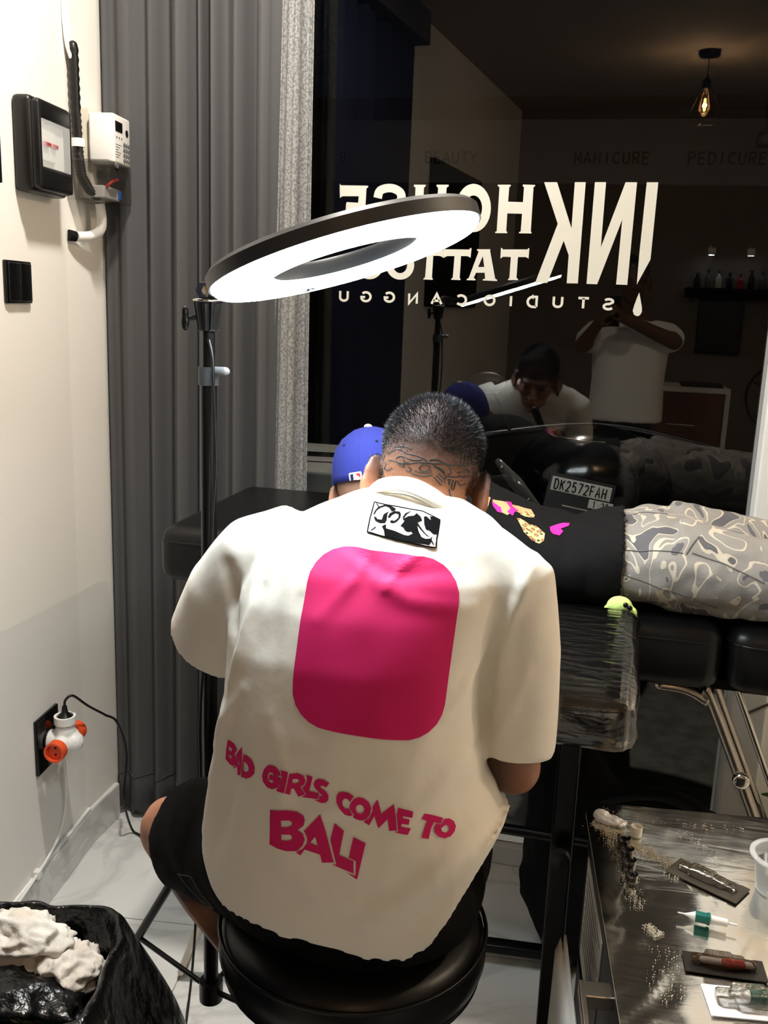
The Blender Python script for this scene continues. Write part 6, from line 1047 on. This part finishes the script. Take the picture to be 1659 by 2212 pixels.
for ch in 'DK2572FAH':
    x0_ = x; bb = B(); glyph(bb, ch, lambda a, c: pt @ V((x0_ + a, -.0016, -.001 + c)), .0125, .029, .0036, .0006); bb.obj('plate_character', 'black_matte', plt); x += .0178 if ch not in 'K2' or x > -.02 else .0178
x = .042
for ch in '1.28': x0_ = x; bb = B(); glyph(bb, ch, lambda a, c: pt @ V((x0_ + a, -.0016, -.033 + c)), .009, .018, .0026, .0006); bb.obj('plate_character', 'black_matte', plt); x += .0125
bb = B(); bb.box((.03, 0, -.046), (.15, .008, .005), None, .001).xf(pt); bb.obj('plate_trim', 'satin_steel', plt)
bb = B(); bb.limb([(-.36, 3.05, 1.16), (-.1, 3.10, 1.2), (.1, 3.10, 1.2), (.36, 3.05, 1.16)], .014, 10, smooth=4); bb.obj('handlebar', 'black_metal', sk, True)
bb = B(); bb.limb([(-.115, 2.93, 1.186), (-.05, 2.91, 1.182), (.015, 2.92, 1.18)], (.006, .003), 8, smooth=4); bb.obj('brake_lever', 'chrome', sk, True)
bb = B(); bb.limb([(-.28, 3.06, 1.17), (-.34, 3.05, 1.3)], .006, 8); bb.ell((-.36, 3.04, 1.33), (.06, .012, .035)); bb.obj('mirror', 'black_plastic', sk, True)
# plant outside
pt_ = thing('potted_plant', (.62, 2.2, 0), 'small leafy green plant in a pale pot at the right behind the couch legs', 'plant')
B().lathe((.62, 2.2, 0), [(0, 0), (.07, 0), (.095, .16), (.1, .165), (.09, .17), (.085, .14), (0, .14)], 28).obj('pot', 'white_plastic', pt_, True, sharp=40)
lv = None
for k in range(16):
    a = k * 2.4; d = V((cos(a), sin(a), 0)); L = .10 + .05 * (k % 3); p0_ = V((.62, 2.2, .14)); bb = B(); pts = [p0_, p0_ + d * L * .35 + V((0, 0, .14 + .03 * (k % 4))), p0_ + d * L * .75 + V((0, 0, .2 + .03 * (k % 4))), p0_ + d * L * 1.2 + V((0, 0, .17 + .03 * (k % 4)))]; bb.limb(pts, [(.003, .002), (.012, .002), (.017, .002), (.003, .001)], 8, smooth=4); bb.obj('leaf', 'leaf', pt_, True)

# ------------------------------------------------------------------ behind the viewer (mirrored in the glass), and added lamps out of view
def pendant(x, y, label, watts=PENDANT_WATTS, col=(1.0, .66, .36), ztop=ZC):
    t = thing('pendant_lamp', (x, y, ztop), label, 'lamp', 'cage pendant lamps on the ceiling')
    B().lathe((x, y, ztop - .03), [(0, 0), (.055, 0), (.06, .008), (.06, .0295), (0, .0295)], 28).obj('ceiling_rose', 'black_metal', t, True, sharp=40)
    B().limb([(x, y, ztop - .03), (x, y, ztop - .14)], .003, 8).obj('cord', 'black_plastic', t, True)
    B().lathe((x, y, ztop - .20), [(0, .0), (.02, 0), (.024, .02), (.024, .045), (.012, .06), (.006, .075), (0, .076)], 20).obj('bulb_holder', 'black_metal', t, True, sharp=40)
    c = V((x, y, 0)); up_ = [c + V((.026 * cos(2 * pi * k / 5), .026 * sin(2 * pi * k / 5), ztop - .185)) for k in range(5)]; mid = [c + V((.098 * cos(2 * pi * k / 5), .098 * sin(2 * pi * k / 5), ztop - .335)) for k in range(5)]; lo = [c + V((.072 * cos(2 * pi * (k + .5) / 5), .072 * sin(2 * pi * (k + .5) / 5), ztop - .385)) for k in range(5)]
    bb = B()
    for k in range(5):
        for a, b_ in ((up_[k], mid[k]), (mid[k], mid[(k + 1) % 5]), (mid[k], lo[k]), (mid[k], lo[k - 1]), (lo[k], lo[(k + 1) % 5])): bb.limb([a, b_], .0022, 6)
    bb.obj('wire_cage', 'black_metal', t)
    if 'bulb_glass' not in MATS: film('bulb_glass', (255, 240, 210), 0.9, (1, 1, 1), 0); M('filament', (255, 190, 90), .5, emit=(255, 176, 84), es=60)
    B().lathe((x, y, ztop - .345), [(0, .0), (.014, .006), (.031, .035), (.032, .055), (.02, .11), (.015, .145), (0, .146)], 24).obj('bulb', 'bulb_glass', t, True)
    B().limb([(x, y, ztop - .31), (x, y, ztop - .255)], .007, 10).obj('filament', 'filament', t, True)
    L = bpy.data.lights.new('pendant_light', 'POINT'); L.energy = watts; L.color = col; L.shadow_soft_size = .012
    o = bpy.data.objects.new('bulb_light', L); COL.objects.link(o); o.parent = t; o.matrix_parent_inverse = Matrix.Translation(V((x, y, ztop))).inverted(); o.location = (x, y, ztop - .285)
pendant(.42, -.98, 'black wire-cage pendant lamp with amber bulb, mirrored at the upper right of the window')
pendant(1.5, 1.95, 'added black wire-cage pendant lamp, out of view over the right side of the room', 130.0, (1.0, .82, .62))  # added pendant, unseen, raises the light on the left wall and curtain
for x, y, w, lab in ((-.62, 1.62, 40.0, 'added out-of-view ceiling downlight above the wall fittings'),):  # added ceiling light, out of view, evens out the left wall and floor
    t = thing('added_ceiling_light', (x, y, ZC), lab, 'lamp')
    B().lathe((x, y, ZC - .012), [(.075, .0), (.1, .0), (.1, .0115), (.075, .0115)], 36, cap=False).obj('trim_ring', 'white_paint', t, True, sharp=40)
    M('added_lamp_face', (255, 255, 255), .5, emit=(255, 246, 232), es=12)
    B().lathe((x, y, ZC - .008), [(0, 0), (.076, 0), (.076, .006), (0, .006)], 36).obj('diffuser', 'added_lamp_face', t)
    L = bpy.data.lights.new('fill', 'AREA'); L.shape = 'DISK'; L.size = .15; L.energy = w; L.color = (1.0, .93, .84)
    o = bpy.data.objects.new('ceiling_fill_beam', L); COL.objects.link(o); o.parent = t; o.matrix_parent_inverse = Matrix.Translation(V((x, y, ZC))).inverted(); o.location = (x, y, ZC - .014)
sh = thing('wall_shelf', (1.0, YB + .1, 1.74), 'dark shelf on the back wall, seen only mirrored in the window', 'shelf')
B().box((1.0, YB + .11, 1.735), (.95, .2, .03), None, .003).obj('shelf_board', 'black_matte', sh)
B().box((1.0, YB + .11, 1.71), (.95, .02, .06), None, .003).obj('shelf_lip', 'black_matte', sh)
cols = ['black_plastic', 'grey_plastic', 'white_plastic', 'navy', 'red_plastic']
for k in range(10):
    x = .60 + .075 * k; t = thing('bottle', (x, YB + .12, 1.75), '%s bottle, %s from the left on the back shelf mirrored in the window' % (['black', 'grey', 'white', 'navy', 'red'][k % 5], ['first', 'second', 'third', 'fourth', 'fifth', 'sixth', 'seventh', 'eighth', 'ninth', 'tenth'][k]), 'bottle', 'bottles on the back shelf')
    h = .09 + .03 * ((k * 7) % 4) / 3; B().lathe((x, YB + .12, 1.7505), [(0, 0), (.02, 0), (.022, .004), (.022, h * .7), (.01, h * .82), (.009, h), (0, h)], 16).obj('bottle_body', cols[k % 5], t, True, sharp=40); B().lathe((x, YB + .12, 1.7505 + h * .97), [(0, 0), (.011, 0), (.011, .018), (0, .018)], 14).obj('bottle_cap', 'black_plastic', t, True, sharp=40)
for k, x in enumerate((.68, .95)):
    t = thing('spot_light', (x, YB + .14, 2.0), 'small bright white spotlight above the back shelf, ' + ('nearer the photographer' if k == 0 else 'nearer the fan'), 'lamp', 'spotlights above the shelf')
    B().lathe((x, YB + .14, 1.985), [(0, .012), (.02, .012), (.024, 0), (.028, 0), (.028, .05), (0, .052)], 20).obj('housing', 'white_paint', t, True, sharp=40); B().limb([(x, YB + .14, 2.02), (x, YB, 2.06)], .006, 8).obj('bracket', 'white_paint', t, True)
    if 'led_white' not in MATS: M('led_white', (255, 255, 255), .5, emit=(235, 245, 255), es=70)
    B().lathe((x, YB + .14, 1.982), [(0, 0), (.019, 0), (.019, .01), (0, .01)], 20).obj('led_disc', 'led_white', t)
tv = thing('wall_screen', (.8, YB + .03, 1.28), 'black switched-off screen on the back wall, mirrored at the right of the window', 'screen'); B().box((.8, YB + .02, 1.47), (.32, .035, .39), None, .006).obj('screen_body', 'black_plastic', tv, True, sharp=40); B().box((.8, YB + .039, 1.47), (.30, .004, .36), None, .001).obj('screen_glass', 'black_gloss', tv)
tb_ = thing('side_cabinet', (.50, -1.62, 0), 'white framed cabinet with brown wooden front, mirrored in the window', 'cabinet')
for nm, c, d, mt2 in (('top', (.50, -1.62, 1.085), (.58, .42, .03), 'white_paint'), ('side', (.225, -1.62, .535), (.03, .42, 1.07), 'white_paint'), ('side', (.775, -1.62, .535), (.03, .42, 1.07), 'white_paint'), ('door', (.5, -1.425, .54), (.51, .02, 1.05), 'wood')):
    o = B().box(c, d, None, .003).obj(nm, mt2, tb_)
    if nm == 'door': B().limb([(.42, -1.405, .86), (.58, -1.405, .86)], .006, 8).obj('handle', 'chrome', o, True)
ty = thing('dark_tray', (.62, -1.62, 1.1), 'dark tray on the white cabinet, mirrored in the window', 'tray'); B().box((.62, -1.60, 1.112), (.26, .2, .02), None, .006).obj('tray_body', 'black_plastic', ty, True, sharp=40)
fn = thing('pedestal_fan', (1.02, -1.0, 0), 'black pedestal fan at the right, mirrored in the window', 'fan'); fc = V((1.02, -1.0, 1.1))
bb = B()
for r_, y in ((.2, 0), (.2, .05), (.12, .075), (.05, .085)): bb.limb([fc + V((r_ * cos(2 * pi * k / 40), y, r_ * sin(2 * pi * k / 40))) for k in range(41)], .004, 6, cap=False)
for k in range(28): a = 2 * pi * k / 28; bb.limb([fc + V((.2 * cos(a), .03, .2 * sin(a))), fc + V((.12 * cos(a), .075, .12 * sin(a))), fc + V((.03 * cos(a), .088, .03 * sin(a)))], .0015, 5)
bb.obj('guard', 'black_metal', fn)
for k in range(5): a = 2 * pi * k / 5; bb = B(); bb.limb([fc, fc + V((.09 * cos(a), .02, .09 * sin(a))), fc + V((.17 * cos(a + .15), .0, .17 * sin(a + .15)))], [(.02, .003), (.05, .003), (.03, .003)], 10); bb.obj('blade', 'black_plastic', fn, True)
B().limb([fc + V((0, -.1, 0)), fc], .05, 16).obj('motor', 'black_plastic', fn, True); B().limb([fc + V((0, -.06, 0)), V((1.02, -1.06, .03))], .014, 12).obj('pole', 'black_metal', fn, True); B().lathe((1.02, -1.06, 0), [(0, 0), (.18, 0), (.17, .02), (.03, .04), (0, .04)], 32).obj('base', 'black_plastic', fn, True, sharp=40)
cv = thing('security_camera', (.93, -2.3, 2.7), 'small dark camera bracket near the ceiling, mirrored at the right edge', 'camera'); B().box((.93, -2.3, 2.74), (.11, .09, .1), None, .02).obj('camera_body', 'black_plastic', cv, True, sharp=40); B().limb([(.93, -2.3, 2.79), (.93, -2.3, 3.0)], .008, 8).obj('ceiling_mount', 'black_plastic', cv, True); B().lathe((.93, -2.255, 2.745), [(0, 0), (.03, 0), (.03, .01), (0, .012)], 20, (0, 1, 0)).obj('lens', 'grey_plastic', cv, True, sharp=40)
# soap bottles on the trolley's far end (mirrored)
for k, (a, c, nm, lab, mt2, h) in enumerate(((.40, .42, 'pump_bottle', 'white foam pump bottle at the right end of the trolley, mirrored in the window', 'white_plastic', .13), (.45, .28, 'spray_bottle', 'clear bluish bottle at the right end of the trolley, mirrored in the window', 'clear_plastic', .15))):
    p = TR(a, c, ZI); t = thing(nm, p, lab, 'bottle'); B().lathe(p, [(0, 0), (.028, 0), (.03, .006), (.03, h * .75), (.014, h * .88), (.013, h), (0, h)], 24).obj('bottle_body', mt2, t, True, sharp=40); B().lathe(p + V((0, 0, h)), [(0, 0), (.016, 0), (.016, .02), (.006, .024), (.006, .05), (0, .05)], 18).obj('pump_neck', 'white_plastic', t, True, sharp=40); B().limb([p + V((0, 0, h + .05)), p + V((-.035, .0, h + .045))], [.01, .006], 10).obj('nozzle', 'white_plastic', t, True)

# added lamp, out of view above the window, brightens the pavement and scooter
ol = thing('added_facade_lamp', (-.35, 2.75, 2.9), 'added outdoor lamp, out of view above the shop window', 'lamp')
B().lathe((-.35, 2.78, 2.86), [(0, .06), (.05, .06), (.06, 0), (.055, 0), (.045, .05), (0, .05)], 24).obj('shade', 'black_metal', ol, True, sharp=40); B().limb([(-.35, 2.62, 2.95), (-.35, 2.78, 2.92)], .01, 8).obj('bracket', 'black_metal', ol, True)
B().ell((-.35, 2.78, 2.88), (.025, .025, .025)).obj('bulb', 'added_lamp_face', ol, True)
L = bpy.data.lights.new('facade_fill', 'SPOT'); L.energy = 60; L.spot_size = R(150); L.spot_blend = .5; L.color = (1.0, .93, .82); L.shadow_soft_size = .03
o = bpy.data.objects.new('facade_fill_beam', L); COL.objects.link(o); o.parent = ol; o.matrix_parent_inverse = Matrix.Translation(V((-.35, 2.75, 2.9))).inverted(); o.location = (-.35, 2.78, 2.85)
wall('wall_facade', (.4, 2.66), (-1.5, 2.66), .06, 2.9, 3.3, 'night_wall', 'strip of facade above the window outside')
